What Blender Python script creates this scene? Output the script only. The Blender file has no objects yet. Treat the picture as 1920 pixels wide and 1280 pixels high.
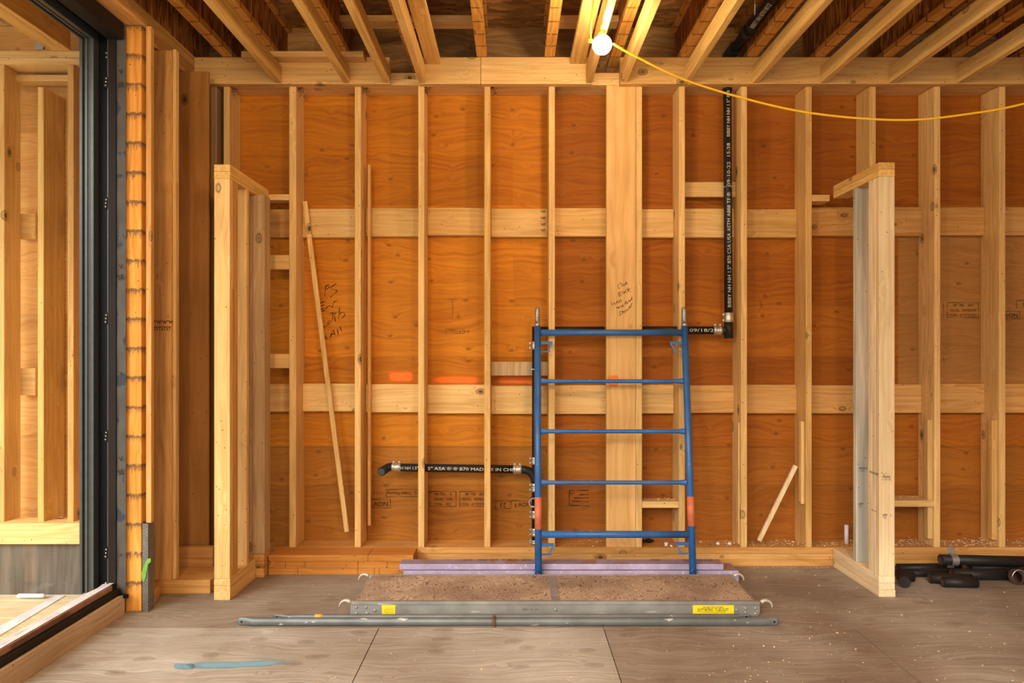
import bpy, bmesh, math, random
from mathutils import Vector, Matrix, noise as mnoise
random.seed(7)
S = bpy.context.scene
COL = S.collection
K = 1.3333          # real metres of depth per unit of Yu (Yu = depth at which 1000 px span 1 m)
H = 1.341           # camera height
CX, CY = 962.0, 662.0

# ------------------------------------------------------------------ helpers
def X(px, yu): return (px - CX) / 1000.0 * yu
def Z(py, yu): return H + (CY - py) / 1000.0 * yu
def P(px, py, yu): return Vector((X(px, yu), K * yu, Z(py, yu)))

def tag(o, label=None, cat=None, group=None, kind=None):
    if label: o['label'] = label
    if cat: o['category'] = cat
    if group: o['group'] = group
    if kind: o['kind'] = kind
    return o

def empty(name, loc):
    o = bpy.data.objects.new(name, None); o.location = loc
    o.empty_display_size = 0.05
    COL.objects.link(o); return o

def world_loc(o):
    v = Vector(o.location)
    p = o.parent
    while p: v += Vector(p.location); p = p.parent
    return v

def link(name, bm, mat, parent=None, origin=None, smooth=False):
    """bm is in world coordinates; the object gets its own origin at the base centre"""
    if origin is None:
        xs = [v.co.x for v in bm.verts]; ys = [v.co.y for v in bm.verts]; zs = [v.co.z for v in bm.verts]
        origin = Vector(((min(xs)+max(xs))/2, (min(ys)+max(ys))/2, min(zs)))
    bmesh.ops.translate(bm, verts=bm.verts, vec=-Vector(origin))
    bmesh.ops.recalc_face_normals(bm, faces=bm.faces)
    me = bpy.data.meshes.new(name); bm.to_mesh(me); bm.free()
    mats = mat if isinstance(mat, (list, tuple)) else [mat]
    for m in mats: me.materials.append(m)
    if smooth:
        for p in me.polygons: p.use_smooth = True
    o = bpy.data.objects.new(name, me); COL.objects.link(o)
    if parent:
        o.parent = parent; o.location = Vector(origin) - world_loc(parent)
    else: o.location = origin
    return o

def box(bm, x0, x1, y0, y1, z0, z1, bev=0.0015, mi=0):
    if x1 < x0: x0, x1 = x1, x0
    if y1 < y0: y0, y1 = y1, y0
    if z1 < z0: z0, z1 = z1, z0
    g = bmesh.ops.create_cube(bm, size=1)
    vs = g['verts']
    for v in vs:
        v.co = Vector(((x0+x1)/2 + v.co.x*(x1-x0), (y0+y1)/2 + v.co.y*(y1-y0), (z0+z1)/2 + v.co.z*(z1-z0)))
    fs = list({f for v in vs for f in v.link_faces})
    for f in fs: f.material_index = mi
    if bev:
        es = list({e for v in vs for e in v.link_edges})
        r = bmesh.ops.bevel(bm, geom=es, offset=bev, segments=1, affect='EDGES', profile=0.5)
        for f in r['faces']: f.material_index = mi
    return vs

def prism(bm, pts, lo, hi, axis='y', mi=0):
    """extrude a 2D polygon along an axis. pts are (x,z) for y, (y,z) for x, (x,y) for z"""
    def mk(p, t):
        if axis == 'y': return (p[0], t, p[1])
        if axis == 'x': return (t, p[0], p[1])
        return (p[0], p[1], t)
    a = [bm.verts.new(mk(p, lo)) for p in pts]; b = [bm.verts.new(mk(p, hi)) for p in pts]
    fs = [bm.faces.new(a), bm.faces.new(b[::-1])]
    n = len(pts)
    for i in range(n): fs.append(bm.faces.new((a[i], b[i], b[(i+1) % n], a[(i+1) % n])))
    for f in fs: f.material_index = mi

def sweep(bm, pts, r, seg=16, cap=True, mi=0, rad=None, flat=None):
    pts = [Vector(p) for p in pts]; n = len(pts)
    rings = []; up = None
    for i, p in enumerate(pts):
        t = (pts[min(i+1, n-1)] - pts[max(i-1, 0)]).normalized()
        if up is None:
            up = Vector((0, 0, 1)) if abs(t.z) < 0.9 else Vector((0, 1, 0))
        a = (up - t * up.dot(t)).normalized(); b = t.cross(a); up = a
        rr = rad[i] if rad else r
        fa, fb = (flat[i] if flat else (1, 1))
        rings.append([bm.verts.new(p + a*math.cos(2*math.pi*k/seg)*rr*fa + b*math.sin(2*math.pi*k/seg)*rr*fb) for k in range(seg)])
    for i in range(n-1):
        for k in range(seg):
            f = bm.faces.new((rings[i][k], rings[i][(k+1) % seg], rings[i+1][(k+1) % seg], rings[i+1][k]))
            f.smooth = True; f.material_index = mi
    if cap:
        for rg in (rings[0], rings[-1]):
            f = bm.faces.new(rg); f.material_index = mi
    return rings

def hollow(bm, a, b, ro, ri, seg=24, mi=0, mi_in=0):
    """an open-ended pipe between a and b"""
    a = Vector(a); b = Vector(b); t = (b-a).normalized()
    up = Vector((0, 0, 1)) if abs(t.z) < .9 else Vector((0, 1, 0))
    u = (up - t*up.dot(t)).normalized(); w = t.cross(u)
    def ring(c, r): return [bm.verts.new(c + u*math.cos(2*math.pi*k/seg)*r + w*math.sin(2*math.pi*k/seg)*r) for k in range(seg)]
    A, B, C, D = ring(a, ro), ring(b, ro), ring(a, ri), ring(b, ri)
    for k in range(seg):
        j = (k+1) % seg
        f = bm.faces.new((A[k], A[j], B[j], B[k])); f.smooth = True; f.material_index = mi
        f = bm.faces.new((C[k], D[k], D[j], C[j])); f.smooth = True; f.material_index = mi_in
        f = bm.faces.new((A[k], C[k], C[j], A[j])); f.material_index = mi_in
        f = bm.faces.new((B[k], B[j], D[j], D[k])); f.material_index = mi_in

def ball(bm, c, r, seg=16, mi=0, sc=(1, 1, 1)):
    g = bmesh.ops.create_uvsphere(bm, u_segments=seg, v_segments=max(6, seg//2), radius=r)
    for v in g['verts']: v.co = Vector((v.co.x*sc[0], v.co.y*sc[1], v.co.z*sc[2])) + Vector(c)
    for f in {f for v in g['verts'] for f in v.link_faces}: f.smooth = True; f.material_index = mi

def arc(pts_fn, n): return [pts_fn(i/(n-1)) for i in range(n)]

# ------------------------------------------------------------------ materials
def newmat(name):
    m = bpy.data.materials.new(name); m.use_nodes = True
    nt = m.node_tree; nt.nodes.clear()
    return m, nt, nt.nodes, nt.links
def srgb(r, g, b):
    f = lambda c: (c/255/12.92) if c/255 <= 0.04045 else ((c/255+0.055)/1.055)**2.4
    return (f(r), f(g), f(b), 1)
def nd(ns, t, **kw):
    n = ns.new(t)
    for k, v in kw.items():
        if k.startswith('i_'): n.inputs[k[2:].replace('_', ' ')].default_value = v
        else: setattr(n, k, v)
    return n
def ramp(ns, stops, interp='LINEAR'):
    r = ns.new('ShaderNodeValToRGB'); cr = r.color_ramp; cr.interpolation = interp
    while len(cr.elements) < len(stops): cr.elements.new(0.5)
    for e, (p, c) in zip(cr.elements, stops): e.position = p; e.color = c if len(c) == 4 else (*c, 1)
    return r
def mixc(ns, lk, fac, a, b, mode='MIX'):
    m = ns.new('ShaderNodeMix'); m.data_type = 'RGBA'; m.blend_type = mode
    def put(s, v):
        if hasattr(v, 'is_linked') or hasattr(v, 'links'): lk.new(v, s)
        else: s.default_value = v
    put(m.inputs[0], fac); put(m.inputs[6], a); put(m.inputs[7], b)
    return m.outputs[2]
def math_(ns, lk, op, a, b=0.0, clamp=False):
    m = ns.new('ShaderNodeMath'); m.operation = op; m.use_clamp = clamp
    for i, v in enumerate((a, b)):
        if hasattr(v, 'links'): lk.new(v, m.inputs[i])
        else: m.inputs[i].default_value = v
    return m.outputs[0]
W0, W1 = (0, 0, 0, 1), (1, 1, 1, 1)

def finish(m, ns, lk, col, rough=0.75, bump=None, bstr=0.15, metal=0.0, spec=0.25, bdist=0.004):
    b = ns.new('ShaderNodeBsdfPrincipled'); o = ns.new('ShaderNodeOutputMaterial')
    if hasattr(col, 'links'): lk.new(col, b.inputs['Base Color'])
    else: b.inputs['Base Color'].default_value = col
    if hasattr(rough, 'links'): lk.new(rough, b.inputs['Roughness'])
    else: b.inputs['Roughness'].default_value = rough
    b.inputs['Metallic'].default_value = metal
    b.inputs['Specular IOR Level'].default_value = spec
    if bump is not None:
        bp = ns.new('ShaderNodeBump'); bp.inputs['Strength'].default_value = bstr; bp.inputs['Distance'].default_value = bdist
        lk.new(bump, bp.inputs['Height']); lk.new(bp.outputs[0], b.inputs['Normal'])
    lk.new(b.outputs[0], o.inputs[0])
    return m

def plain(name, col, rough=0.5, metal=0.0, spec=0.4, vary=0.15, nscale=30, bstr=0.1):
    m, nt, ns, lk = newmat(name)
    tc = ns.new('ShaderNodeTexCoord')
    n = nd(ns, 'ShaderNodeTexNoise'); n.inputs['Scale'].default_value = nscale; n.inputs['Detail'].default_value = 5
    lk.new(tc.outputs['Object'], n.inputs['Vector'])
    r = ramp(ns, [(0.3, tuple(c*(1-vary) for c in col[:3])), (0.7, tuple(min(1, c*(1+vary)) for c in col[:3]))])
    lk.new(n.outputs[0], r.inputs[0])
    return finish(m, ns, lk, r.outputs[0], rough, n.outputs[0], bstr, metal, spec)

def wood(name, dark, light, axis='z', knots=1.0, knotcol=None, gscale=55, vary=0.16, stain=None, nails=True, grain=0.55, kscale=6.5, orange=0.35):
    """sawn softwood: long soft grain along one local axis, knots with rings, nail dots"""
    m, nt, ns, lk = newmat(name)
    tc = ns.new('ShaderNodeTexCoord'); oi = ns.new('ShaderNodeObjectInfo')
    off = ns.new('ShaderNodeVectorMath'); off.operation = 'SCALE'; off.inputs[0].default_value = (13.1, 7.7, 29.3)
    lk.new(oi.outputs['Random'], off.inputs['Scale'])
    add = ns.new('ShaderNodeVectorMath'); add.operation = 'ADD'
    lk.new(tc.outputs['Object'], add.inputs[0]); lk.new(off.outputs[0], add.inputs[1])
    base = add.outputs[0]
    def scaled(v, s):
        q = ns.new('ShaderNodeVectorMath'); q.operation = 'MULTIPLY'; lk.new(v, q.inputs[0]); q.inputs[1].default_value = s; return q.outputs[0]
    ai = 'xyz'.index(axis)
    # knots
    ks = [1.0, 1.0, 1.0]; ks[ai] = 0.62
    vo = ns.new('ShaderNodeTexVoronoi'); vo.inputs['Scale'].default_value = kscale
    lk.new(scaled(base, ks), vo.inputs['Vector'])
    d = vo.outputs['Distance']
    # warp the grain around the knots
    wn = nd(ns, 'ShaderNodeTexNoise'); wn.inputs['Scale'].default_value = 2.2; wn.inputs['Detail'].default_value = 1
    ws = [2.0, 2.0, 2.0]; ws[ai] = 0.7
    lk.new(scaled(base, ws), wn.inputs['Vector'])
    kr = ramp(ns, [(0.0, (1, 1, 1)), (0.32, (0, 0, 0))], 'EASE'); lk.new(d, kr.inputs[0])
    wob = math_(ns, lk, 'ADD', math_(ns, lk, 'MULTIPLY', kr.outputs[0], 0.06*knots), math_(ns, lk, 'MULTIPLY', wn.outputs[0], 0.10))
    wv = ns.new('ShaderNodeVectorMath'); wv.operation = 'ADD'
    cmb = ns.new('ShaderNodeCombineXYZ')
    for i in range(3):
        if i != ai: lk.new(wob, cmb.inputs[i])
    lk.new(base, wv.inputs[0]); lk.new(cmb.outputs[0], wv.inputs[1])
    gs = [gscale]*3; gs[ai] = 1.1
    g = nd(ns, 'ShaderNodeTexNoise'); g.inputs['Scale'].default_value = 1; g.inputs['Detail'].default_value = 4; g.inputs['Roughness'].default_value = 0.55
    lk.new(scaled(wv.outputs[0], gs), g.inputs['Vector'])
    gs2 = [gscale*4]*3; gs2[ai] = 6
    g2 = nd(ns, 'ShaderNodeTexNoise'); g2.inputs['Scale'].default_value = 1; g2.inputs['Detail'].default_value = 2
    lk.new(scaled(base, gs2), g2.inputs['Vector'])
    gg = math_(ns, lk, 'ADD', math_(ns, lk, 'MULTIPLY', g.outputs[0], 0.8), math_(ns, lk, 'MULTIPLY', g2.outputs[0], 0.2))
    gr = ramp(ns, [(0.5-grain*0.3, dark), (0.5+grain*0.22, light)]); lk.new(gg, gr.inputs[0])
    col = gr.outputs[0]
    # slow tone drift along the board
    sn = nd(ns, 'ShaderNodeTexNoise'); sn.inputs['Scale'].default_value = 1.6; sn.inputs['Detail'].default_value = 2
    lk.new(base, sn.inputs['Vector'])
    sr = ramp(ns, [(0.3, (1-vary, 1-vary*1.15, 1-vary*1.5)), (0.7, (1+vary*0.6,)*3)]); lk.new(sn.outputs[0], sr.inputs[0])
    col = mixc(ns, lk, 1.0, col, sr.outputs[0], 'MULTIPLY')
    # per board tone
    orr = ramp(ns, [(0.0, (1-orange*0.28, 1-orange*0.45, 1-orange*0.75)), (0.45, (1, 1, 1)), (1.0, (1.06, 1.06, 1.08))]); lk.new(oi.outputs['Random'], orr.inputs[0])
    col = mixc(ns, lk, 1.0, col, orr.outputs[0], 'MULTIPLY')
    if stain:
        sg = nd(ns, 'ShaderNodeTexNoise'); sg.inputs['Scale'].default_value = 1; sg.inputs['Detail'].default_value = 3
        ss = [14.0]*3; ss[ai] = 0.8
        lk.new(scaled(base, ss), sg.inputs['Vector'])
        st = ramp(ns, [(0.45, (0, 0, 0)), (0.58, (0.8, 0.8, 0.8))]); lk.new(sg.outputs[0], st.inputs[0])
        col = mixc(ns, lk, st.outputs[0], col, stain)
    if knots > 0:
        kc = knotcol or tuple(c*0.22 for c in dark[:3]) + (1,)
        # only some cells carry a knot
        sel = math_(ns, lk, 'GREATER_THAN', ns_sep(ns, lk, vo.outputs['Color']), 1-0.75*min(1, knots))
        k1 = ramp(ns, [(0.06, (1, 1, 1)), (0.10, (0.25, 0.25, 0.25)), (0.125, (0.75, 0.75, 0.75)), (0.16, (0, 0, 0))]); lk.new(d, k1.inputs[0])
        col = mixc(ns, lk, math_(ns, lk, 'MULTIPLY', k1.outputs[0], sel), col, kc)
    if nails:
        vn = ns.new('ShaderNodeTexVoronoi'); vn.inputs['Scale'].default_value = 20; lk.new(base, vn.inputs['Vector'])
        k2 = ramp(ns, [(0.055, (1, 1, 1)), (0.07, (0, 0, 0))]); lk.new(vn.outputs['Distance'], k2.inputs[0])
        col = mixc(ns, lk, k2.outputs[0], col, (0.05, 0.03, 0.015, 1))
    return finish(m, ns, lk, col, 0.72, gg, 0.18, 0, 0.2)

def ns_sep(ns, lk, c):
    s = ns.new('ShaderNodeSeparateColor'); lk.new(c, s.inputs[0]); return s.outputs[0]

def plywood(name, dark, light, ax='x', across='z', tone=0.25, patch=(1.1, 0.33), knots=True, kn=5.0, line=0.5, gf=48):
    """rotary-cut veneer sheet: wavy long grain along ax, tone steps between veneer strips"""
    m, nt, ns, lk = newmat(name)
    tc = ns.new('ShaderNodeTexCoord')
    base = tc.outputs['Object']
    sep = ns.new('ShaderNodeSeparateXYZ'); lk.new(base, sep.inputs[0])
    a = sep.outputs['XYZ'.index(ax.upper())]; c = sep.outputs['XYZ'.index(across.upper())]
    def vec(x, y, z=0.0):
        q = ns.new('ShaderNodeCombineXYZ')
        for i, v in enumerate((x, y, z)):
            if hasattr(v, 'links'): lk.new(v, q.inputs[i])
            else: q.inputs[i].default_value = v
        return q.outputs[0]
    wn = nd(ns, 'ShaderNodeTexNoise'); wn.inputs['Scale'].default_value = 1.0; wn.inputs['Detail'].default_value = 2
    lk.new(vec(math_(ns, lk, 'MULTIPLY', a, 1.6), math_(ns, lk, 'MULTIPLY', c, 3.5)), wn.inputs['Vector'])
    cw = math_(ns, lk, 'ADD', c, math_(ns, lk, 'MULTIPLY', wn.outputs[0], 0.22))
    vo = ns.new('ShaderNodeTexVoronoi'); vo.voronoi_dimensions = '2D'; vo.inputs['Scale'].default_value = kn
    lk.new(vec(math_(ns, lk, 'MULTIPLY', a, 0.8), math_(ns, lk, 'MULTIPLY', c, 1.2)), vo.inputs['Vector'])
    kw = ramp(ns, [(0.0, (1, 1, 1)), (0.22, (0, 0, 0))], 'EASE'); lk.new(vo.outputs['Distance'], kw.inputs[0])
    cw2 = math_(ns, lk, 'ADD', cw, math_(ns, lk, 'MULTIPLY', kw.outputs[0], 0.03))
    g = nd(ns, 'ShaderNodeTexNoise'); g.inputs['Scale'].default_value = 1; g.inputs['Detail'].default_value = 4; g.inputs['Roughness'].default_value = 0.6
    lk.new(vec(math_(ns, lk, 'MULTIPLY', a, 1.5), math_(ns, lk, 'MULTIPLY', cw2, gf)), g.inputs['Vector'])
    g3 = nd(ns, 'ShaderNodeTexNoise'); g3.inputs['Scale'].default_value = 1; g3.inputs['Detail'].default_value = 3
    lk.new(vec(math_(ns, lk, 'MULTIPLY', a, 9), math_(ns, lk, 'MULTIPLY', cw2, 160)), g3.inputs['Vector'])
    gm = math_(ns, lk, 'ADD', math_(ns, lk, 'MULTIPLY', g.outputs[0], 0.7), math_(ns, lk, 'MULTIPLY', g3.outputs[0], 0.3))
    gr = ramp(ns, [(0.36, dark), (0.42+0.1*line, tuple((p+q)/2 for p, q in zip(dark[:3], light[:3]))), (0.6, light)]); lk.new(gm, gr.inputs[0])
    col = gr.outputs[0]
    br = ns.new('ShaderNodeTexBrick'); br.inputs['Scale'].default_value = 1
    br.inputs['Brick Width'].default_value = patch[0]; br.inputs['Row Height'].default_value = patch[1]; br.inputs['Mortar Size'].default_value = 0.0
    br.inputs['Color1'].default_value = W0; br.inputs['Color2'].default_value = W1
    br.offset = 0.37
    lk.new(vec(a, c), br.inputs['Vector'])
    tr = ramp(ns, [(0, (1-tone, 1-tone*1.25, 1-tone*1.5)), (1, (1+tone*0.35, 1+tone*0.4, 1+tone*0.5))]); lk.new(br.outputs['Color'], tr.inputs[0])
    col = mixc(ns, lk, 1.0, col, tr.outputs[0], 'MULTIPLY')
    bn = nd(ns, 'ShaderNodeTexNoise'); bn.inputs['Scale'].default_value = 1.7; bn.inputs['Detail'].default_value = 3
    lk.new(base, bn.inputs['Vector'])
    b2 = ramp(ns, [(0.3, (0.82, 0.78, 0.74)), (0.7, (1.08, 1.08, 1.06))]); lk.new(bn.outputs[0], b2.inputs[0])
    col = mixc(ns, lk, 1.0, col, b2.outputs[0], 'MULTIPLY')
    if knots:
        k1 = ramp(ns, [(0.0, (0.75,)*3), (0.022, (0.5,)*3), (0.034, (0.1,)*3), (0.042, (0.85,)*3), (0.055, (0.25,)*3), (0.085, (0, 0, 0))]); lk.new(vo.outputs['Distance'], k1.inputs[0])
        sel = math_(ns, lk, 'GREATER_THAN', ns_sep(ns, lk, vo.outputs['Color']), 0.45)
        col = mixc(ns, lk, math_(ns, lk, 'MULTIPLY', k1.outputs[0], sel), col, tuple(x*0.3 for x in dark[:3])+(1,))
    return finish(m, ns, lk, col, 0.7, gm, 0.12, 0, 0.2)

def osb(name, dark, light, scale=(60, 14, 14)):
    m, nt, ns, lk = newmat(name)
    tc = ns.new('ShaderNodeTexCoord')
    mp = ns.new('ShaderNodeMapping'); mp.inputs['Scale'].default_value = scale; lk.new(tc.outputs['Object'], mp.inputs[0])
    n = nd(ns, 'ShaderNodeTexNoise'); n.inputs['Scale'].default_value = 0.4; n.inputs['Detail'].default_value = 3; lk.new(mp.outputs[0], n.inputs['Vector'])
    ad = ns.new('ShaderNodeVectorMath'); ad.operation = 'ADD'; lk.new(mp.outputs[0], ad.inputs[0])
    sc = ns.new('ShaderNodeVectorMath'); sc.operation = 'SCALE'; sc.inputs['Scale'].default_value = 2.5; lk.new(n.outputs['Color'], sc.inputs[0]); lk.new(sc.outputs[0], ad.inputs[1])
    vo = ns.new('ShaderNodeTexVoronoi'); vo.inputs['Scale'].default_value = 1; lk.new(ad.outputs[0], vo.inputs['Vector'])
    s = ns_sep(ns, lk, vo.outputs['Color'])
    r = ramp(ns, [(0.0, dark), (0.55, tuple((a*0.6+b*0.4) for a, b in zip(dark[:3], light[:3]))), (1, light)]); lk.new(s, r.inputs[0])
    return finish(m, ns, lk, r.outputs[0], 0.7, s, 0.25, 0, 0.2)

PALE_D, PALE_L = (0.60, 0.36, 0.125, 1), (0.80, 0.535, 0.225, 1)
M = {}
for a in 'xyz':
    M['pine_'+a] = wood('pine lumber '+a, PALE_D, PALE_L, a, 0.7, orange=0.5)
    M['warm_'+a] = wood('amber lumber '+a, (0.50, 0.235, 0.06, 1), (0.68, 0.39, 0.14, 1), a, 0.7, orange=0.3)
    M['white_'+a] = wood('fresh white spruce '+a, (0.70, 0.52, 0.30, 1), (0.86, 0.72, 0.48, 1), a, 0.6, orange=0.15)
    M['joist_'+a] = wood('joist lumber '+a, (0.62, 0.36, 0.10, 1), (0.84, 0.56, 0.20, 1), a, 0.5, orange=0.35)
M['blue_z'] = wood('blue stained spruce', (0.55, 0.48, 0.37, 1), (0.72, 0.66, 0.53, 1), 'z', 0.7, stain=(0.30, 0.34, 0.33, 1))
M['grey_z'] = wood('weathered stud', (0.40, 0.25, 0.12, 1), (0.56, 0.39, 0.22, 1), 'z', 0.7)
M['sillw'] = wood('dusty sill board', (0.40, 0.28, 0.18, 1), (0.55, 0.41, 0.28, 1), 'y', 0.5, orange=0)
M['board'] = wood('wide spruce board', (0.60, 0.33, 0.11, 1), (0.76, 0.47, 0.19, 1), 'z', 0.35, gscale=30, nails=False, orange=0)
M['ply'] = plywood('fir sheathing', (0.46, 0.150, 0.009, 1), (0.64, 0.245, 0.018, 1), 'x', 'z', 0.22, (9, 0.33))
M['ply_low'] = plywood('fir sheathing at the foot', (0.34, 0.125, 0.013, 1), (0.46, 0.190, 0.028, 1), 'x', 'z', 0.22, (9, 0.24))
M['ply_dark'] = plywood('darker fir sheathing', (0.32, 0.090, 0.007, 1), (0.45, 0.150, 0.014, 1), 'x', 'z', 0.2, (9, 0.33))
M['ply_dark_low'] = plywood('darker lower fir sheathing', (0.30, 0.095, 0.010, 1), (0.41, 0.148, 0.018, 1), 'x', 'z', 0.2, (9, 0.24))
M['ply_tan'] = plywood('tan fir sheathing', (0.36, 0.165, 0.040, 1), (0.46, 0.225, 0.065, 1), 'x', 'z', 0.12, (9, 0.4))
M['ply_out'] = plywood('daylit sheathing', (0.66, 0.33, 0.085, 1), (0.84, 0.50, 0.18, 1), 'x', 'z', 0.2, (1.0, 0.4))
M['ply_left'] = plywood('side sheathing', (0.34, 0.13, 0.025, 1), (0.46, 0.20, 0.05, 1), 'y', 'z', 0.15)
M['cornerply'] = wood('amber corner board', (0.34, 0.145, 0.032, 1), (0.44, 0.21, 0.06, 1), 'z', 0.3, gscale=14, orange=0)
M['web'] = osb('strand board web', (0.17, 0.05, 0.008, 1), (0.62, 0.28, 0.07, 1), (40, 60, 9))
M['rim'] = plywood('rim board', (0.36, 0.20, 0.07, 1), (0.60, 0.37, 0.15, 1), 'x', 'z', 0.2, (1.0, 0.5), line=0.9)
M['subfloor'] = osb('strand board subfloor', (0.24, 0.11, 0.025, 1), (0.56, 0.29, 0.09, 1), (12, 30, 12))
M['osb_out'] = osb('pale strand board', (0.45, 0.26, 0.09, 1), (0.85, 0.6, 0.3, 1), (25, 25, 25))

def barred(name, dark, light, axis, spacing, barc, drip=0.35, w=0.09, streak=False):
    """lumber with transverse black resin or water marks at regular spacing along an axis"""
    m = wood(name, dark, light, axis, 0.3, nails=True, orange=0)
    nt = m.node_tree; ns = nt.nodes; lk = nt.links
    bs = [n for n in ns if n.type == 'BSDF_PRINCIPLED'][0]
    src = bs.inputs['Base Color'].links[0].from_socket
    tc = ns.new('ShaderNodeTexCoord'); sep = ns.new('ShaderNodeSeparateXYZ'); lk.new(tc.outputs['Object'], sep.inputs[0])
    n = nd(ns, 'ShaderNodeTexNoise'); n.inputs['Scale'].default_value = 1; n.inputs['Detail'].default_value = 5
    mp = ns.new('ShaderNodeMapping'); sc = [90, 90, 90]; sc['xyz'.index(axis)] = 14; mp.inputs['Scale'].default_value = sc
    lk.new(tc.outputs['Object'], mp.inputs[0]); lk.new(mp.outputs[0], n.inputs['Vector'])
    a = sep.outputs['xyz'.index(axis)]
    ph = math_(ns, lk, 'FRACT', math_(ns, lk, 'ADD', math_(ns, lk, 'DIVIDE', a, spacing), math_(ns, lk, 'MULTIPLY', n.outputs[0], drip)))
    r = ramp(ns, [(0.0, (0, 0, 0)), (0.02, (0.85,)*3), (w, (0.8,)*3), (w+0.04, (0, 0, 0))]); lk.new(ph, r.inputs[0])
    n2 = nd(ns, 'ShaderNodeTexNoise'); n2.inputs['Scale'].default_value = 45; n2.inputs['Detail'].default_value = 3
    lk.new(tc.outputs['Object'], n2.inputs['Vector'])
    fac = math_(ns, lk, 'MULTIPLY', r.outputs[0], ramp_out(ns, lk, n2.outputs[0], 0.34, 0.46))
    if streak:
        ph0 = math_(ns, lk, 'FRACT', math_(ns, lk, 'DIVIDE', a, spacing))
        m_ = math_(ns, lk, 'MULTIPLY', math_(ns, lk, 'SUBTRACT', ph0, 0.62), 1.1, True)
        n3 = nd(ns, 'ShaderNodeTexNoise'); n3.inputs['Scale'].default_value = 1; n3.inputs['Detail'].default_value = 4
        mp3 = ns.new('ShaderNodeMapping'); s3 = [170, 170, 170]; s3['xyz'.index(axis)] = 22; mp3.inputs['Scale'].default_value = s3
        lk.new(tc.outputs['Object'], mp3.inputs[0]); lk.new(mp3.outputs[0], n3.inputs['Vector'])
        f3 = ramp_out(ns, lk, math_(ns, lk, 'ADD', n3.outputs[0], m_), 0.70, 0.86)
        fac = math_(ns, lk, 'MAXIMUM', fac, math_(ns, lk, 'MULTIPLY', f3, math_(ns, lk, 'MULTIPLY', math_(ns, lk, 'GREATER_THAN', m_, 0.02), 0.7)))
    lk.new(mixc(ns, lk, fac, src, barc), bs.inputs['Base Color'])
    return m
def ramp_out(ns, lk, s, lo, hi):
    r = ramp(ns, [(lo, (0, 0, 0)), (hi, (1, 1, 1))]); lk.new(s, r.inputs[0]); return r.outputs[0]
M['post'] = barred('stained laminated post', (0.60, 0.23, 0.03, 1), (0.80, 0.38, 0.08, 1), 'z', 0.152, (0.095, 0.062, 0.042, 1), 0.14, 0.09, True)
M['flange'] = barred('laminated flange', (0.50, 0.20, 0.03, 1), (0.78, 0.42, 0.10, 1), 'y', 0.158, (0.09, 0.04, 0.015, 1), 0.10, 0.07)
M['base'] = wood('orange base timber', (0.36, 0.13, 0.02, 1), (0.52, 0.22, 0.045, 1), 'x', 0.6, orange=0)

# floor sheathing
def floor_mat(name, da, li):
    m = plywood(name, da, li, 'x', 'y', 0.06, (2.4, 1.1), knots=False, line=0.9, gf=85)
    nt = m.node_tree; ns = nt.nodes; lk = nt.links
    bs = [n for n in ns if n.type == 'BSDF_PRINCIPLED'][0]; src = bs.inputs['Base Color'].links[0].from_socket
    tc = ns.new('ShaderNodeTexCoord')
    mp = ns.new('ShaderNodeMapping'); mp.inputs['Scale'].default_value = (3.2, 5.5, 1); lk.new(tc.outputs['Object'], mp.inputs[0])
    n0 = nd(ns, 'ShaderNodeTexNoise'); n0.inputs['Scale'].default_value = 6; lk.new(tc.outputs['Object'], n0.inputs['Vector'])
    ad = ns.new('ShaderNodeVectorMath'); ad.operation = 'MULTIPLY_ADD'; lk.new(n0.outputs['Color'], ad.inputs[0]); ad.inputs[1].default_value = (0.25, 0.25, 0); lk.new(mp.outputs[0], ad.inputs[2])
    vo = ns.new('ShaderNodeTexVoronoi'); vo.voronoi_dimensions = '2D'; vo.inputs['Scale'].default_value = 1.0; lk.new(ad.outputs[0], vo.inputs['Vector'])
    k = ramp(ns, [(0.03, (0.5,)*3), (0.09, (0.28,)*3), (0.12, (0.42,)*3), (0.16, (0, 0, 0))]); lk.new(vo.outputs['Distance'], k.inputs[0])
    sel = math_(ns, lk, 'GREATER_THAN', ns_sep(ns, lk, vo.outputs['Color']), 0.35)
    c = mixc(ns, lk, math_(ns, lk, 'MULTIPLY', k.outputs[0], sel), src, (0.20, 0.15, 0.115, 1))
    # dark scuffed dirt and pale dust
    d = nd(ns, 'ShaderNodeTexNoise'); d.inputs['Scale'].default_value = 1.3; d.inputs['Detail'].default_value = 7; lk.new(tc.outputs['Object'], d.inputs['Vector'])
    dr = ramp(ns, [(0.42, (0.74, 0.66, 0.61)), (0.60, (1.10, 1.12, 1.14))]); lk.new(d.outputs[0], dr.inputs[0])
    c = mixc(ns, lk, 0.8, c, dr.outputs[0], 'MULTIPLY')
    # foot traffic has greyed the near left half of the sheets
    sp = ns.new('ShaderNodeSeparateXYZ'); lk.new(tc.outputs['Object'], sp.inputs[0])
    lk.new(c, bs.inputs['Base Color'])
    bs.inputs['Roughness'].default_value = 0.85
    return m
M['floor'] = floor_mat('worn greyish plywood subfloor', (0.345, 0.315, 0.275, 1), (0.525, 0.505, 0.465, 1))
M['floor_brown'] = floor_mat('brown plywood subfloor', (0.255, 0.208, 0.165, 1), (0.385, 0.34, 0.29, 1))

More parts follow.
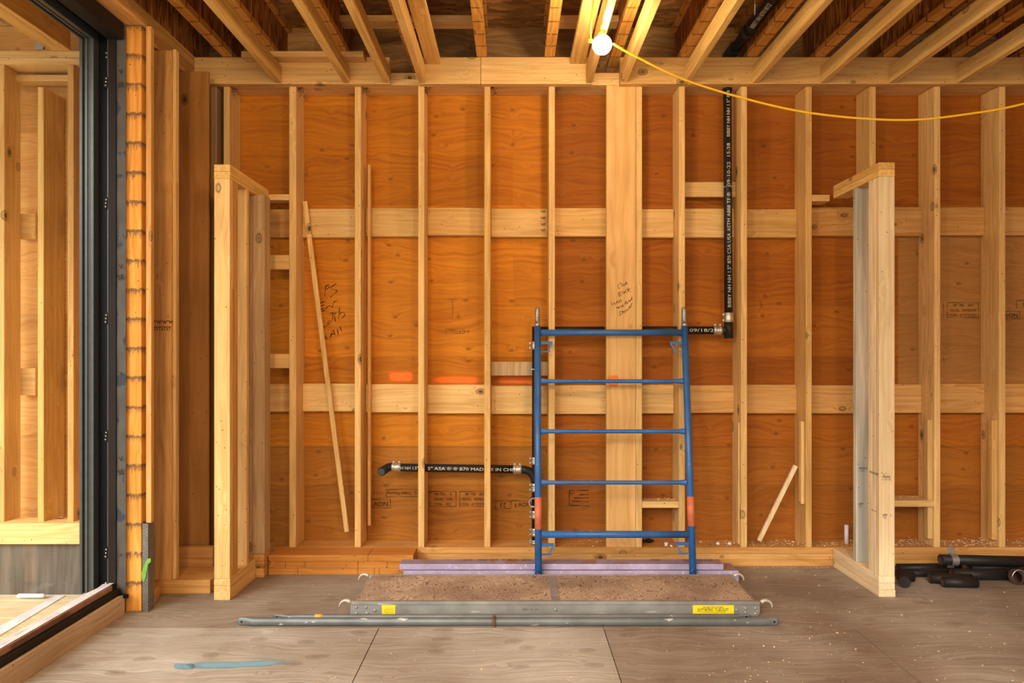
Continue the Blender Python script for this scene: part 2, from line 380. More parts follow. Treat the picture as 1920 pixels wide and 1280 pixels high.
def deck_ply():
    m, nt, ns, lk = newmat('figured deck plywood')
    tc = ns.new('ShaderNodeTexCoord'); mp = ns.new('ShaderNodeMapping'); mp.inputs['Scale'].default_value = (2.6, 2.2, 1); lk.new(tc.outputs['Object'], mp.inputs[0])
    n = nd(ns, 'ShaderNodeTexNoise'); n.inputs['Scale'].default_value = 2.3; n.inputs['Detail'].default_value = 1.8; n.inputs['Distortion'].default_value = 1.4
    lk.new(mp.outputs[0], n.inputs['Vector'])
    fr = math_(ns, lk, 'PINGPONG', math_(ns, lk, 'MULTIPLY', n.outputs[0], 22), 0.5)
    r = ramp(ns, [(0.07, (0.20, 0.125, 0.09)), (0.17, (0.44, 0.33, 0.24)), (0.5, (0.49, 0.38, 0.28))]); lk.new(fr, r.inputs[0])
    b = nd(ns, 'ShaderNodeTexNoise'); b.inputs['Scale'].default_value = 3; b.inputs['Detail'].default_value = 6; lk.new(tc.outputs['Object'], b.inputs['Vector'])
    br = ramp(ns, [(0.4, (0.72, 0.68, 0.66)), (0.6, (1.1, 1.1, 1.1))]); lk.new(b.outputs[0], br.inputs[0])
    return finish(m, ns, lk, mixc(ns, lk, 1, r.outputs[0], br.outputs[0], 'MULTIPLY'), 0.85, fr, 0.2)
M['deckply'] = deck_ply()

def speckled(name, base, chip, thr=0.66, rough=0.45, metal=0.0, scale=40, sx=1.0, spec=0.5):
    m, nt, ns, lk = newmat(name)
    tc = ns.new('ShaderNodeTexCoord'); mp = ns.new('ShaderNodeMapping'); mp.inputs['Scale'].default_value = (sx, 1, 1); lk.new(tc.outputs['Object'], mp.inputs[0])
    n = nd(ns, 'ShaderNodeTexNoise'); n.inputs['Scale'].default_value = scale; n.inputs['Detail'].default_value = 6; lk.new(mp.outputs[0], n.inputs['Vector'])
    r = ramp(ns, [(thr, (0, 0, 0)), (thr+0.03, (1, 1, 1))]); lk.new(n.outputs[0], r.inputs[0])
    n2 = nd(ns, 'ShaderNodeTexNoise'); n2.inputs['Scale'].default_value = 7; n2.inputs['Detail'].default_value = 4; lk.new(tc.outputs['Object'], n2.inputs['Vector'])
    r2 = ramp(ns, [(0.3, tuple(c*0.75 for c in base[:3])), (0.7, tuple(min(1, c*1.2) for c in base[:3]))]); lk.new(n2.outputs[0], r2.inputs[0])
    return finish(m, ns, lk, mixc(ns, lk, r.outputs[0], r2.outputs[0], chip), rough, n.outputs[0], 0.05, metal, spec)
M['blue'] = speckled('blue scaffold enamel', (0.028, 0.125, 0.36, 1), (0.20, 0.22, 0.24, 1), 0.68, 0.38)
M['orange'] = plain('faded orange band', (0.60, 0.16, 0.075, 1), 0.6, vary=0.2, nscale=20)
M['galv'] = speckled('galvanised steel', (0.42, 0.42, 0.40, 1), (0.12, 0.10, 0.08, 1), 0.62, 0.42, 0.75, 60)
M['brace'] = speckled('dull galvanised brace', (0.155, 0.17, 0.175, 1), (0.55, 0.56, 0.54, 1), 0.665, 0.5, 0.35, 30, 0.35)
M['alu'] = speckled('scuffed aluminium', (0.40, 0.40, 0.38, 1), (0.62, 0.62, 0.6, 1), 0.66, 0.42, 0.55, 26, 0.25)
M['bolt'] = plain('zinc bolt', (0.55, 0.55, 0.52, 1), 0.35, 0.8, nscale=60)
M['hook'] = plain('pale cast hook', (0.55, 0.5, 0.43, 1), 0.5, 0.3)
M['rust'] = plain('rusty clamp', (0.16, 0.085, 0.045, 1), 0.8, 0.2, vary=0.4)
M['iron'] = speckled('black coated cast iron pipe', (0.016, 0.014, 0.013, 1), (0.06, 0.05, 0.045, 1), 0.72, 0.5, 0, 50, spec=0.3)
M['ironin'] = plain('rusty pipe end', (0.055, 0.022, 0.014, 1), 0.8, vary=0.4)
M['sleeve'] = speckled('stainless coupling sleeve', (0.62, 0.56, 0.46, 1), (0.3, 0.24, 0.16, 1), 0.6, 0.35, 0.8, 90)
M['foam'] = speckled('lilac foam board', (0.30, 0.23, 0.30, 1), (0.30, 0.18, 0.14, 1), 0.56, 0.8, 0, 9, spec=0.2)
M['foamf'] = speckled('lilac foam edge', (0.42, 0.36, 0.54, 1), (0.56, 0.50, 0.64, 1), 0.60, 0.8, 0, 40, spec=0.2)
M['ink'] = plain('black marker ink', (0.022, 0.016, 0.012, 1), 0.8, spec=0.1)
M['inkf'] = plain('faded stamp ink', (0.10, 0.045, 0.018, 1), 0.9, spec=0.1)
M['inkw'] = plain('white pipe print', (0.55, 0.53, 0.48, 1), 0.8)
M['yellow'] = plain('yellow label', (0.78, 0.66, 0.02, 1), 0.5, vary=0.05)
M['cord'] = plain('yellow cord jacket', (0.80, 0.47, 0.01, 1), 0.45, vary=0.05)
M['tape_y'] = plain('amber tape', (0.80, 0.42, 0.04, 1), 0.6)
M['tape_o'] = plain('red tape', (0.60, 0.10, 0.04, 1), 0.6)
M['green'] = plain('green tape', (0.16, 0.40, 0.06, 1), 0.6)
M['pvc'] = plain('white plastic pipe', (0.72, 0.73, 0.78, 1), 0.4, vary=0.04)
M['frame_k'] = plain('black door track', (0.006, 0.006, 0.007, 1), 0.5, spec=0.12, vary=0.1)
M['frame_b'] = plain('dark bronze frame', (0.016, 0.012, 0.010, 1), 0.55, spec=0.15, vary=0.2, nscale=4)
M['frame_g'] = plain('grey aluminium track', (0.075, 0.083, 0.085, 1), 0.35, 0.3, vary=0.1)
M['frame_br'] = plain('brown printed film', (0.30, 0.15, 0.095, 1), 0.5, vary=0.2)
M['membrane'] = speckled('grey flashing membrane', (0.085, 0.080, 0.075, 1), (0.035, 0.042, 0.062, 1), 0.56, 0.6, 0, 7, spec=0.25)
M['film'] = speckled('white protective film', (0.80, 0.78, 0.88, 1), (0.55, 0.56, 0.68, 1), 0.62, 0.35, 0, 16, spec=0.5)
M['perf'] = plain('perforated steel', (0.20, 0.19, 0.18, 1), 0.5, 0.5)
M['deckout'] = wood('pale deck boards', (0.56, 0.44, 0.26, 1), (0.74, 0.62, 0.40, 1), 'x', 0.4, nails=False, orange=0)
M['darkpanel'] = wood('dark grey sheet', (0.10, 0.085, 0.075, 1), (0.19, 0.165, 0.145, 1), 'z', 0.0, gscale=18, nails=False)
M['chip'] = plain('pale wood shavings', (0.80, 0.62, 0.40, 1), 0.9, vary=0.2)
M['splinter'] = plain('splinters', (0.20, 0.13, 0.06, 1), 0.8, vary=0.5)
M['spray'] = None
def spray_mat():
    m, nt, ns, lk = newmat('orange spray paint')
    tc = ns.new('ShaderNodeTexCoord')
    n = nd(ns, 'ShaderNodeTexNoise'); n.inputs['Scale'].default_value = 14; n.inputs['Detail'].default_value = 6; lk.new(tc.outputs['Object'], n.inputs['Vector'])
    g = nd(ns, 'ShaderNodeTexNoise'); g.inputs['Scale'].default_value = 260; lk.new(tc.outputs['Object'], g.inputs['Vector'])
    uv = ns.new('ShaderNodeAttribute'); uv.attribute_name = 'edge'
    f = math_(ns, lk, 'ADD', uv.outputs['Fac'], math_(ns, lk, 'MULTIPLY', math_(ns, lk, 'SUBTRACT', n.outputs[0], 0.5), 0.5))
    f = math_(ns, lk, 'ADD', f, math_(ns, lk, 'MULTIPLY', math_(ns, lk, 'SUBTRACT', g.outputs[0], 0.5), 0.5))
    r = ramp(ns, [(0.20, (0, 0, 0)), (0.78, (0.93,)*3)]); lk.new(f, r.inputs[0])
    b = ns.new('ShaderNodeBsdfPrincipled'); b.inputs['Base Color'].default_value = (0.95, 0.20, 0.010, 1); b.inputs['Roughness'].default_value = 0.7
    t = ns.new('ShaderNodeBsdfTransparent'); mx = ns.new('ShaderNodeMixShader'); o = ns.new('ShaderNodeOutputMaterial')
    lk.new(r.outputs[0], mx.inputs[0]); lk.new(t.outputs[0], mx.inputs[1]); lk.new(b.outputs[0], mx.inputs[2]); lk.new(mx.outputs[0], o.inputs[0])
    return m
M['spray'] = spray_mat()
def spray2():
    m = spray_mat(); m.name = 'pale blue chalk smear'
    for n in m.node_tree.nodes:
        if n.type == 'BSDF_PRINCIPLED': n.inputs['Base Color'].default_value = (0.20, 0.40, 0.54, 1)
    return m
M['chalk'] = spray2()
def glass_mat():
    m, nt, ns, lk = newmat('door glass')
    t = ns.new('ShaderNodeBsdfTransparent'); t.inputs[0].default_value = (0.93, 0.95, 0.95, 1)
    g = ns.new('ShaderNodeBsdfGlossy'); g.inputs['Roughness'].default_value = 0.02
    lw = ns.new('ShaderNodeLayerWeight'); lw.inputs[0].default_value = 0.5
    fac = math_(ns, lk, 'ADD', math_(ns, lk, 'MULTIPLY', math_(ns, lk, 'POWER', lw.outputs['Facing'], 5.0), 0.7), 0.03)
    mx = ns.new('ShaderNodeMixShader'); o = ns.new('ShaderNodeOutputMaterial')
    lk.new(fac, mx.inputs[0]); lk.new(t.outputs[0], mx.inputs[1]); lk.new(g.outputs[0], mx.inputs[2]); lk.new(mx.outputs[0], o.inputs[0])
    return m
M['glass'] = glass_mat()
def emis(name, col, s):
    m, nt, ns, lk = newmat(name)
    e = ns.new('ShaderNodeEmission'); e.inputs[0].default_value = col; e.inputs[1].default_value = s
    o = ns.new('ShaderNodeOutputMaterial'); lk.new(e.outputs[0], o.inputs[0]); return m
M['bulb'] = emis('glowing bulb', (1, 0.86, 0.62, 1), 60)

# ------------------------------------------------------------------ marks: text, strokes, sprays
def text_bm(s, size, narrow=1.0, bold=0.0):
    cu = bpy.data.curves.new('t', 'FONT'); cu.body = s; cu.size = 1.0; cu.align_x = 'CENTER'; cu.align_y = 'CENTER'
    cu.resolution_u = 2; cu.offset = bold
    ob = bpy.data.objects.new('t', cu); COL.objects.link(ob)
    bpy.context.view_layer.update()
    dg = bpy.context.evaluated_depsgraph_get()
    me = bpy.data.meshes.new_from_object(ob.evaluated_get(dg))
    bm = bmesh.new(); bm.from_mesh(me)
    bpy.data.objects.remove(ob); bpy.data.curves.remove(cu); bpy.data.meshes.remove(me)
    for v in bm.verts: v.co = Vector((v.co.x*size*narrow, v.co.y*size, 0))
    return bm
def place_text(name, s, px, py, hpx, yu, mat, parent, rot=0.0, narrow=1.0, off=0.0015, axis='front', xw=None, bold=0.0):
    """lettering on a plane facing the camera side (-Y); cap height about hpx pixels"""
    bm = text_bm(s, hpx/0.7*yu/1000, narrow, bold)
    c = P(px, py, yu); ca, sa = math.cos(rot), math.sin(rot)
    for v in bm.verts:
        x, y = v.co.x, v.co.y
        v.co = Vector((c.x + x*ca - y*sa, c.y - off, c.z + x*sa + y*ca))
    return link(name, bm, mat, parent)
def stroke_bm(bm, pts, yu, w, off=0.0015, close=False):
    """a pen line through pixel points on the plane at yu"""
    q = [P(a, b, yu) for a, b in pts]
    # smooth with Catmull-Rom
    out = []
    n = len(q)
    for i in range(n-1):
        p0, p1, p2, p3 = q[max(i-1, 0)], q[i], q[i+1], q[min(i+2, n-1)]
        for k in range(5):
            t = k/5
            out.append(0.5*((2*p1) + (p2-p0)*t + (2*p0-5*p1+4*p2-p3)*t*t + (3*p1-p0-3*p2+p3)*t**3))
    out.append(q[-1])
    L = []
    for i, p in enumerate(out):
        t = out[min(i+1, len(out)-1)] - out[max(i-1, 0)]
        if t.length < 1e-7: t = Vector((1, 0, 0))
        t.normalize(); nrm = Vector((-t.z, 0, t.x))
        ww = w*(0.8+0.4*math.sin(i*0.7))
        L.append((bm.verts.new((p.x+nrm.x*ww/2, p.y-off, p.z+nrm.z*ww/2)), bm.verts.new((p.x-nrm.x*ww/2, p.y-off, p.z-nrm.z*ww/2))))
    for i in range(len(L)-1):
        bm.faces.new((L[i][0], L[i][1], L[i+1][1], L[i+1][0]))
def circ(cx, cy, r, n=8, a0=0, a1=360, sy=1.0):
    return [(cx+r*math.cos(math.radians(a0+(a1-a0)*i/n)), cy-r*sy*math.sin(math.radians(a0+(a1-a0)*i/n))) for i in range(n+1)]
def rect_stroke(bm, x0, y0, x1, y1, yu, w):
    for a, b in (((x0, y0), (x1, y0)), ((x1, y0), (x1, y1)), ((x1, y1), (x0, y1)), ((x0, y1), (x0, y0))):
        stroke_bm(bm, [a, ((a[0]+b[0])/2, (a[1]+b[1])/2), b], yu, w)
def spray(name, x0, x1, y0, y1, yu, parent, mat, off=0.0018, floor=False, bow=0):
    nx, ny = 24, 8
    bm = bmesh.new(); lay = bm.verts.layers.float.new('edge'); g = {}
    for i in range(nx+1):
        for j in range(ny+1):
            px = x0+(x1-x0)*i/nx; py = y0+(y1-y0)*j/ny
            if floor:
                t_ = i/nx; py -= bow*t_*t_; py = py + (j/ny-0.5)*(-8)*(t_ if bow else 0)
                yy = H/(py-CY)*1000; v = bm.verts.new((X(px, yy), K*yy, 0.0012))
            else:
                p = P(px, py, yu); v = bm.verts.new((p.x, p.y-off, p.z))
            e = min(i/nx, 1-i/nx)*4; f = min(j/ny, 1-j/ny)*2.6
            v[lay] = min(1, e)*min(1, f); g[i, j] = v
    for i in range(nx):
        for j in range(ny): bm.faces.new((g[i, j], g[i+1, j], g[i+1, j+1], g[i, j+1]))
    return link(name, bm, mat, parent)

# ------------------------------------------------------------------ lumber helpers
def lum(name, x0, x1, y0, y1, yu, d, mat, label=None, cat=None, group=None, parent=None, z0=None, z1=None, xw=None, bev=0.002):
    bm = bmesh.new()
    a, b = (X(x0, yu), X(x1, yu)) if xw is None else xw
    lo = Z(y1, yu) if z0 is None else z0; hi = Z(y0, yu) if z1 is None else z1
    box(bm, a, b, K*yu, K*yu+d, lo, hi, bev)
    o = link(name, bm, mat, parent)
    return tag(o, label, cat, group)

YS, YP = 3.36, 3.498      # stud fronts, sheathing plane (in yu)
DS = 0.182                # stud depth (real)
ZPL = 0.118               # top of the bottom plates
ZTP = 3.030               # underside of the top plates

# ================================================================== SETTING
# floor sheets (one structure, with the open joints between sheets)
bm = bmesh.new()
yj = K*H/(1177-CY)*1000
g = 0.0022
xs = [-2.0, -0.655, 0.442, 1.66, 2.9, 4.3]
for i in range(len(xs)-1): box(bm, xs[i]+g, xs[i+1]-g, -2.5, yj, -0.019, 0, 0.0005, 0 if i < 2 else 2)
xs = [-2.0, -1.1, 1.3, 4.3]
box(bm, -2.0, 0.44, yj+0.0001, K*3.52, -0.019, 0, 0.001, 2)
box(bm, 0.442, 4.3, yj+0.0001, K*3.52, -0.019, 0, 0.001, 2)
box(bm, -2.0, 4.3, -2.5, K*3.52, -0.05, -0.022, 0, 1)
box(bm, -2.18, -2.0, K*2.79, K*3.52, -0.05, 0, 0, 0)
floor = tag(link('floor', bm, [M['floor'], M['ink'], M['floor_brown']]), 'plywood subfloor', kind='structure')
floor.pop('label', None)
spray('chalk_smear', 322, 370, 1241, 1257, 0, floor, M['chalk'], floor=True)
spray('chalk_smear', 335, 560, 1238, 1258, 0, floor, M['chalk'], floor=True, bow=9)

# back wall sheathing: upper red-brown sheets, darker sheet at the foot
bm = bmesh.new()
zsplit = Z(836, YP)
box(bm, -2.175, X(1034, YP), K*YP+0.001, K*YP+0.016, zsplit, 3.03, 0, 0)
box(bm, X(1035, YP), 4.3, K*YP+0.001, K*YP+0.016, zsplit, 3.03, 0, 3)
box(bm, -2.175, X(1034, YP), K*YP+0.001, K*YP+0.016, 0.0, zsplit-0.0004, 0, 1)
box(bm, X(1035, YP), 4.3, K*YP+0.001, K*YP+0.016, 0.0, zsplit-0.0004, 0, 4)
box(bm, -2.175, 4.3, K*YP+0.0165, K*YP+0.020, zsplit-0.05, zsplit+0.05, 0, 3)
xt = X(1684, YP); zt0, zt1 = Z(745, YP), Z(418, YP)
box(bm, xt, 4.3, K*YP+0.0004, K*YP+0.012, zt0, zt1, 0, 2)
box(bm, -2.175, X(364, YS)-0.002, K*YP+0.0135, K*YP+0.016, 3.0301, 3.30, 0, 0)
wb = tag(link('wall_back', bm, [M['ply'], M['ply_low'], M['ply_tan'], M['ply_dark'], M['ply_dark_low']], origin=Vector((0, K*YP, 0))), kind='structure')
bm = bmesh.new()
box(bm, -2.20, -2.18, K*2.80, K*3.54, -0.05, 3.484, 0)
tag(link('wall_left', bm, M['ply_left']), kind='structure')
bm = bmesh.new()
box(bm, 4.3, 4.33, -2.5, K*3.52, -0.05, 3.6, 0)
tag(link('wall_right', bm, M['ply_left']), kind='structure')
bm = bmesh.new()
box(bm, -2.2, 4.3, -1.5, K*3.54, 3.485, 3.505, 0)
tag(link('ceiling', bm, M['subfloor']), kind='structure')
bm = bmesh.new()
box(bm, -2.175, 4.3, K*3.512+0.002, K*3.512+0.03, 3.115, 3.484, 0)
tag(link('rim_board', bm, M['rim']), 'brown plywood rim board closing the joist bays above the stud wall', 'rim board')

# marks on the sheathing -------------------------------------------------
YW = YP
w = bmesh.new()
def sc8(l): return [(560+a/8, 500+b/8) for a, b in l]
for l in ([(412, 280), (400, 350), (388, 445)], [(400, 292), (455, 270), (462, 300), (402, 352)],
          [(565, 250), (480, 322), (575, 355), (540, 402), (470, 462)],
          [(395, 520), (330, 550), (312, 655)], [(312, 600), (390, 570)], [(330, 640), (380, 625), (385, 655), (330, 662), (345, 625)],
          [(400, 640), (440, 590), (462, 588), (472, 580), (505, 605), (520, 550), (545, 520), (590, 505)],
          [(462, 698), (540, 690)], [(510, 700), (507, 790), (450, 860), (435, 835), (465, 812)],
          [(552, 825), (540, 740), (545, 705), (570, 690)], [(615, 610), (605, 700), (600, 780)], [(608, 720), (660, 680), (695, 715), (640, 780)],
          [(340, 910), (400, 893), (440, 862)],
          [(400, 1030), (412, 1085), (438, 1062)], [(475, 1068), (500, 985), (520, 950), (550, 1035)], [(480, 1015), (548, 1002)],
          [(580, 930), (595, 1025)], [(622, 895), (640, 965)]):
    stroke_bm(w, sc8(l), YW, 0.0042)
tag(link('marker_writing', w, M['ink'], wb), 'black marker note on the sheathing')
w = bmesh.new()
for l in ([(840, 561), (860, 561)], [(848, 561), (849, 590), (847, 600)]): stroke_bm(w, l, YW, 0.002)
rect_stroke(w, 836, 617, 870, 625, YW, 0.0022)
link('mill_stamp', w, M['inkf'], wb)
place_text('stamp_lettering', 'A 4 x 8 15/32', 862, 621, 4.5, YW, M['inkf'], wb, math.pi)
PI = math.pi
def stamp(x0, y0, x1, y1, lines, h, ww=0.003, nar=1.0):
    w = bmesh.new(); rect_stroke(w, x0, y0, x1, y1, YW, ww); link('mill_stamp', w, M['ink'], wb)
    n = len(lines)
    for i, s in enumerate(lines):
        if s: place_text('stamp_lettering', s, (x0+x1)/2, y1-(i+0.5)*(y1-y0)/n, h, YW, M['ink'], wb, PI, narrow=nar)
stamp(724, 917, 784, 931, ['G.  Timber Flooring'], 6.0, nar=0.8)
stamp(697, 936, 732, 952, ['NOV'], 8.5)
stamp(806, 921, 855, 949, ['CSA    TECO', 'EXT.   TESTED', '0      MILL 482'], 4.8, nar=0.8)
stamp(862, 921, 917, 949, ['CSA 0121-17   TECO', 'EXTERIOR   TESTED', 'DFP    MILL 480'], 4.8, nar=0.8)
stamp(928, 939, 958, 953, ['23'], 8.5)
place_text('stamp_lettering', '3', 967, 947, 7, YW, M['ink'], wb, PI)
place_text('stamp_lettering', 'NOV', 984, 945, 8, YW, M['ink'], wb, PI)
w = bmesh.new()
stroke_bm(w, [(958, 938), (975, 938), (994, 938)], YW, 0.003)
for l in ([(1104, 919), (1068, 919)], [(1068, 919), (1067, 946)], [(1067, 947), (1104, 948)], [(1086, 927), (1104, 927)], [(1076, 933), (1104, 933)], [(1072, 939), (1104, 940)]):
    stroke_bm(w, [l[0], ((l[0][0]+l[1][0])/2, (l[0][1]+l[1][1])/2), l[1]], YW, 0.0045)
link('mill_stamp', w, M['ink'], wb)
stamp(1776, 567, 1834, 595, ['CSA 0121-17   TECO', 'EXTERIOR   TESTED', 'DFP     MILL 481'], 4.6, nar=0.85)
stamp(1880, 584, 1912, 597, ['NOV'], 8)
stamp(1906, 563, 1940, 577, ['33'], 8)
w = bmesh.new()
for l in ([(1768, 568), (1769, 595)], [(1457, 566), (1463, 571)], [(1424, 563), (1430, 576)], [(1428, 570), (1422, 585)], [(1768, 670), (1771, 682), (1768, 690)]):
    stroke_bm(w, [l[0], ((l[0][0]+l[1][0])/2+.5, (l[0][1]+l[1][1])/2), l[1]], YW, 0.003)
link('pencil_mark', w, M['inkf'], wb)
place_text('stamp_lettering', '1.5"', 1461, 569, 5, YW, M['inkf'], wb, 0.1)
spray('spray_paint', 720, 784, 690, 722, YW, wb, M['spray'])
spray('spray_paint', 800, 910, 700, 724, YW, wb, M['spray'])
spray('spray_paint', 918, 1028, 700, 724, YW, wb, M['spray'])

# ================================================================== BASE AND TOP PLATES
XL = X(497, YS); XR = 4.28
lay = [(0.0, 0.0385, 'bottom'), (0.0395, 0.0775, 'middle'), (0.0785, ZPL-0.0005, 'top')]
for z0, z1, nm in lay:
    bm = bmesh.new(); box(bm, XL, XR, K*YS, K*YP, z0, z1, 0.002)
    tag(link('sole_plate', bm, M['warm_x']), '%s board of the three long sole plates under the back wall studs' % nm, 'plate', 'sole plates of the stud wall')
for k, (z0, z1) in enumerate(((ZTP, ZTP+0.038), (ZTP+0.039, ZTP+0.077))):
    bm = bmesh.new(); box(bm, X(364, YS), XR, K*YS, K*YP+0.012, z0, z1, 0.002)
    tag(link('top_plate', bm, M['pine_x']), ('lower' if k == 0 else 'upper') + ' board of the doubled top plate above the back wall studs', 'plate', 'top plates of the stud wall')

# stacked orange base timber at the left foot
bm = bmesh.new()
yb = 3.231
rows = [(0, 0.039, [503, 558, 671, 702, 711, 775]), (0.040, 0.079, [503, 535, 572, 671, 726, 775]), (0.080, 0.118, [503, 690, 775])]
for z0, z1, cuts in rows:
    for a, b in zip(cuts, cuts[1:]):
        box(bm, X(a, yb)+0.0008, X(b, yb)-0.0008, K*yb, K*YS-0.001, z0, z1, 0.0018)
tag(link('laminated_base_beam', bm, M['base']), 'low orange base timber of short jointed laminations beside the left half wall', 'beam')

# ================================================================== BACK WALL STUDS
studs = [
 (394, 406, 'grey_z', 'greyish narrow stud edge left of the dark slot above the left half wall'),
 (419, 431, 'pine_z', 'stud right of the dark slot, rising directly behind the left half wall cap'),
 (542, 555, 'pine_z', 'stud at the right ends of the three short blocks by the left half wall'),
 (665, 677, 'pine_z', 'stud just right of the leaning lath and the PS note'),
 (784, 796, 'pine_z', 'stud crossed by the black drain pipe, nearest its open elbow'),
 (908, 920, 'pine_z', 'stud between the TECO stamp bay and the short grey block'),
 (1029, 1041, 'pine_z', 'stud directly right of the blue scaffold frame\'s left post'),
 (1192.5, 1204, 'pine_z', 'narrow stud butted against the right edge of the wide board'),
 (1273, 1285, 'pine_z', 'stud behind the right post of the blue scaffold frame'),
 (1389.5, 1402, 'pine_z', 'stud directly right of the vertical black vent pipe'),
 (1511, 1523, 'pine_z', 'stud against which the small stick leans, left of the white post'),
 (1631, 1643.5, 'pine_z', 'stud mostly hidden behind the head of the right half wall'),
 (1752, 1764, 'pine_z', 'stud right of the right half wall, at the end of the dusty shelf block'),
 (1874, 1886, 'pine_z', 'rightmost stud in view, beside the NOV stamp'),
]
stud_o = []
for x0, x1, mt, lb in studs:
    bm = bmesh.new(); box(bm, X(x0, YS), X(x0, YS)+0.0385 if x1-x0 < 12.6 else X(x1, YS), K*YS, K*YS+DS, ZPL, ZTP-0.0008, 0.0025)
    stud_o.append(tag(link('wall_stud', bm, M[mt]), lb, 'stud', 'studs of the back wall'))
bx = (X(1137, YS), X(1192, YS))
bm = bmesh.new(); box(bm, bx[0], bx[1], K*YS, K*YS+0.038, ZPL, ZTP-0.001, 0.0025)
wide = tag(link('wide_board', bm, M['board']), 'wide upright board with the handwritten shower note, centre of the stud wall', 'board')
w = bmesh.new()
def sc4(l): return [(960+a/4, 320+b/4) for a, b in l]
def c4(cx, cy, r, a0=60, a1=400): return circ(cx, cy, r, 7, a0, a1)
for l in ([(822, 842), (806, 845), (796, 858), (795, 872), (801, 881), (813, 877)], c4(827, 857, 8), [(838, 850), (845, 862), (850, 844)], [(850, 852), (862, 838), (855, 832), (850, 850), (866, 848)],
          [(797, 915), (803, 945)], [(797, 915), (816, 910), (805, 926), (821, 932), (803, 945)], c4(834, 913, 8), [(842, 905), (846, 920)], [(864, 890), (854, 893), (850, 902), (855, 912), (865, 909)], [(868, 878), (873, 910)], [(886, 880), (873, 896), (889, 905)],
          [(745, 988), (755, 1010), (765, 990), (776, 1005), (785, 978)], c4(793, 985, 7), [(801, 965), (808, 992)], [(812, 960), (817, 985), (824, 975)],
          c4(790, 1027, 6), [(796, 1020), (800, 1034)], [(804, 1030), (806, 1018), (814, 1026)], c4(823, 1015, 6), [(829, 998), (833, 1022)],
          [(846, 1005), (856, 975), (863, 1000)], [(850, 992), (862, 990)], [(868, 996), (870, 981), (877, 978)], c4(881, 976, 5), [(887, 978), (889, 968), (893, 974)], c4(896, 962, 4), [(898, 944), (901, 968)],
          [(818, 1052), (801, 1064), (819, 1072), (800, 1088)], [(825, 1045), (830, 1075)], [(828, 1062), (836, 1054), (840, 1068)], c4(847, 1055, 6), [(855, 1042), (860, 1052), (865, 1040), (870, 1048), (876, 1030)], [(876, 1030), (884, 1022), (878, 1018), (884, 1034)], [(888, 1010), (893, 1026)], [(890, 1012), (900, 990)]):
    stroke_bm(w, sc4(l), YS, 0.0028)
link('marker_writing', w, M['ink'], wide)
spray('spray_paint', 1138, 1162, 700, 728, YS, wide, M['spray'])

# splintered nail clusters at the heads of some studs
for i in (1, 2, 3, 4, 5, 6):
    so_ = stud_o[i]; b = [so_.matrix_basis @ Vector(c) for c in so_.bound_box]; xr_ = max(v.x for v in b)
    bm = bmesh.new()
    for q in range(16):
        c = Vector((xr_+0.004+random.random()*0.03, K*YS+0.02+random.random()*0.05, ZTP-0.006-random.random()*0.04))
        e = c+Vector((random.uniform(-.014, .014), random.uniform(-.006, .006), random.uniform(-.014, .014)))
        sweep(bm, [c, (c+e)/2+Vector((0, -.004, .003)), e], 0.0028, 6)
    for v in bm.verts: v.co.z = min(v.co.z, ZTP-0.001)
    link('splintered_nails', bm, M['splinter'], so_)['label'] = 'dark tangle of nails and splinters'
# horizontal backing boards in the bays
edges = []
for o in stud_o:
    b = [o.matrix_basis @ Vector(c) for c in o.bound_box]; edges.append((min(v.x for v in b), max(v.x for v in b)))
bays = [(1, 2), (2, 3), (3, 4), (4, 5), (5, 6), (6, 'w'), (7, 8), (8, 9), (9, 10), (10, 11), (11, 12), (12, 13), (13, None)]
upy = [(392, 445), (391, 445), (390, 443), (389, 441), (391, 444), (390, 443), (392, 445), (391, 445), (392, 445), (388, 442), (388, 442), (388, 441), (388, 441)]
loy = [(719, 772), (719, 771), (720, 773), (721, 775), (723, 776), (722, 776), (721, 775), (722, 774), (721, 775), (722, 775), (720, 774), (719, 774), (719, 774)]
where = ['behind the three short blocks by the left half wall', 'crossed by the leaning lath', 'in the bay left of the stud nearest the drain elbow', 'in the bay above the TECO stamps',
         'in the bay left of the scaffold frame\'s left post', 'just left of the wide board', 'just right of the wide board', 'behind the vent pipe bay', 'in the bay of the small leaning stick',
         'behind the left side of the right half wall', 'just right of the white post of the right half wall', 'in the bay with the boxed stamp at right', 'at the right edge of the picture']
YB = 3.462
for k, (a, b) in enumerate(bays):
    x0 = edges[a][1]+0.001
    x1 = {'w': bx[0]-0.001, None: 4.28}.get(b) if b in ('w', None) else edges[b][0]-0.001
    if b == 'w': x1 = edges[7][0]-0.06 if False else bx[1]
    for rw, ys in (('upper', upy), ('lower', loy)):
        zt, zb = Z(ys[k][0], YB), Z(ys[k][1], YB)
        bm = bmesh.new(); box(bm, x0, x1, K*YB, K*YP-0.001, zb, zt, 0.003)
        o = tag(link('backing_board', bm, M['warm_x'] if (k in (0, 9, 10, 11, 12) or (rw == 'lower' and k in (8, 7))) else M['pine_x']),
            '%s row backing board %s' % (rw, where[k]), 'board', '%s row of backing boards' % rw)
        if rw == 'upper' and k == 4:
            for q, yy in enumerate((397, 409, 421, 432)):
                place_text('grade_stamp', '*HT', 1018, yy, 4, YB, M['inkf'], o, 0, bold=0.03)

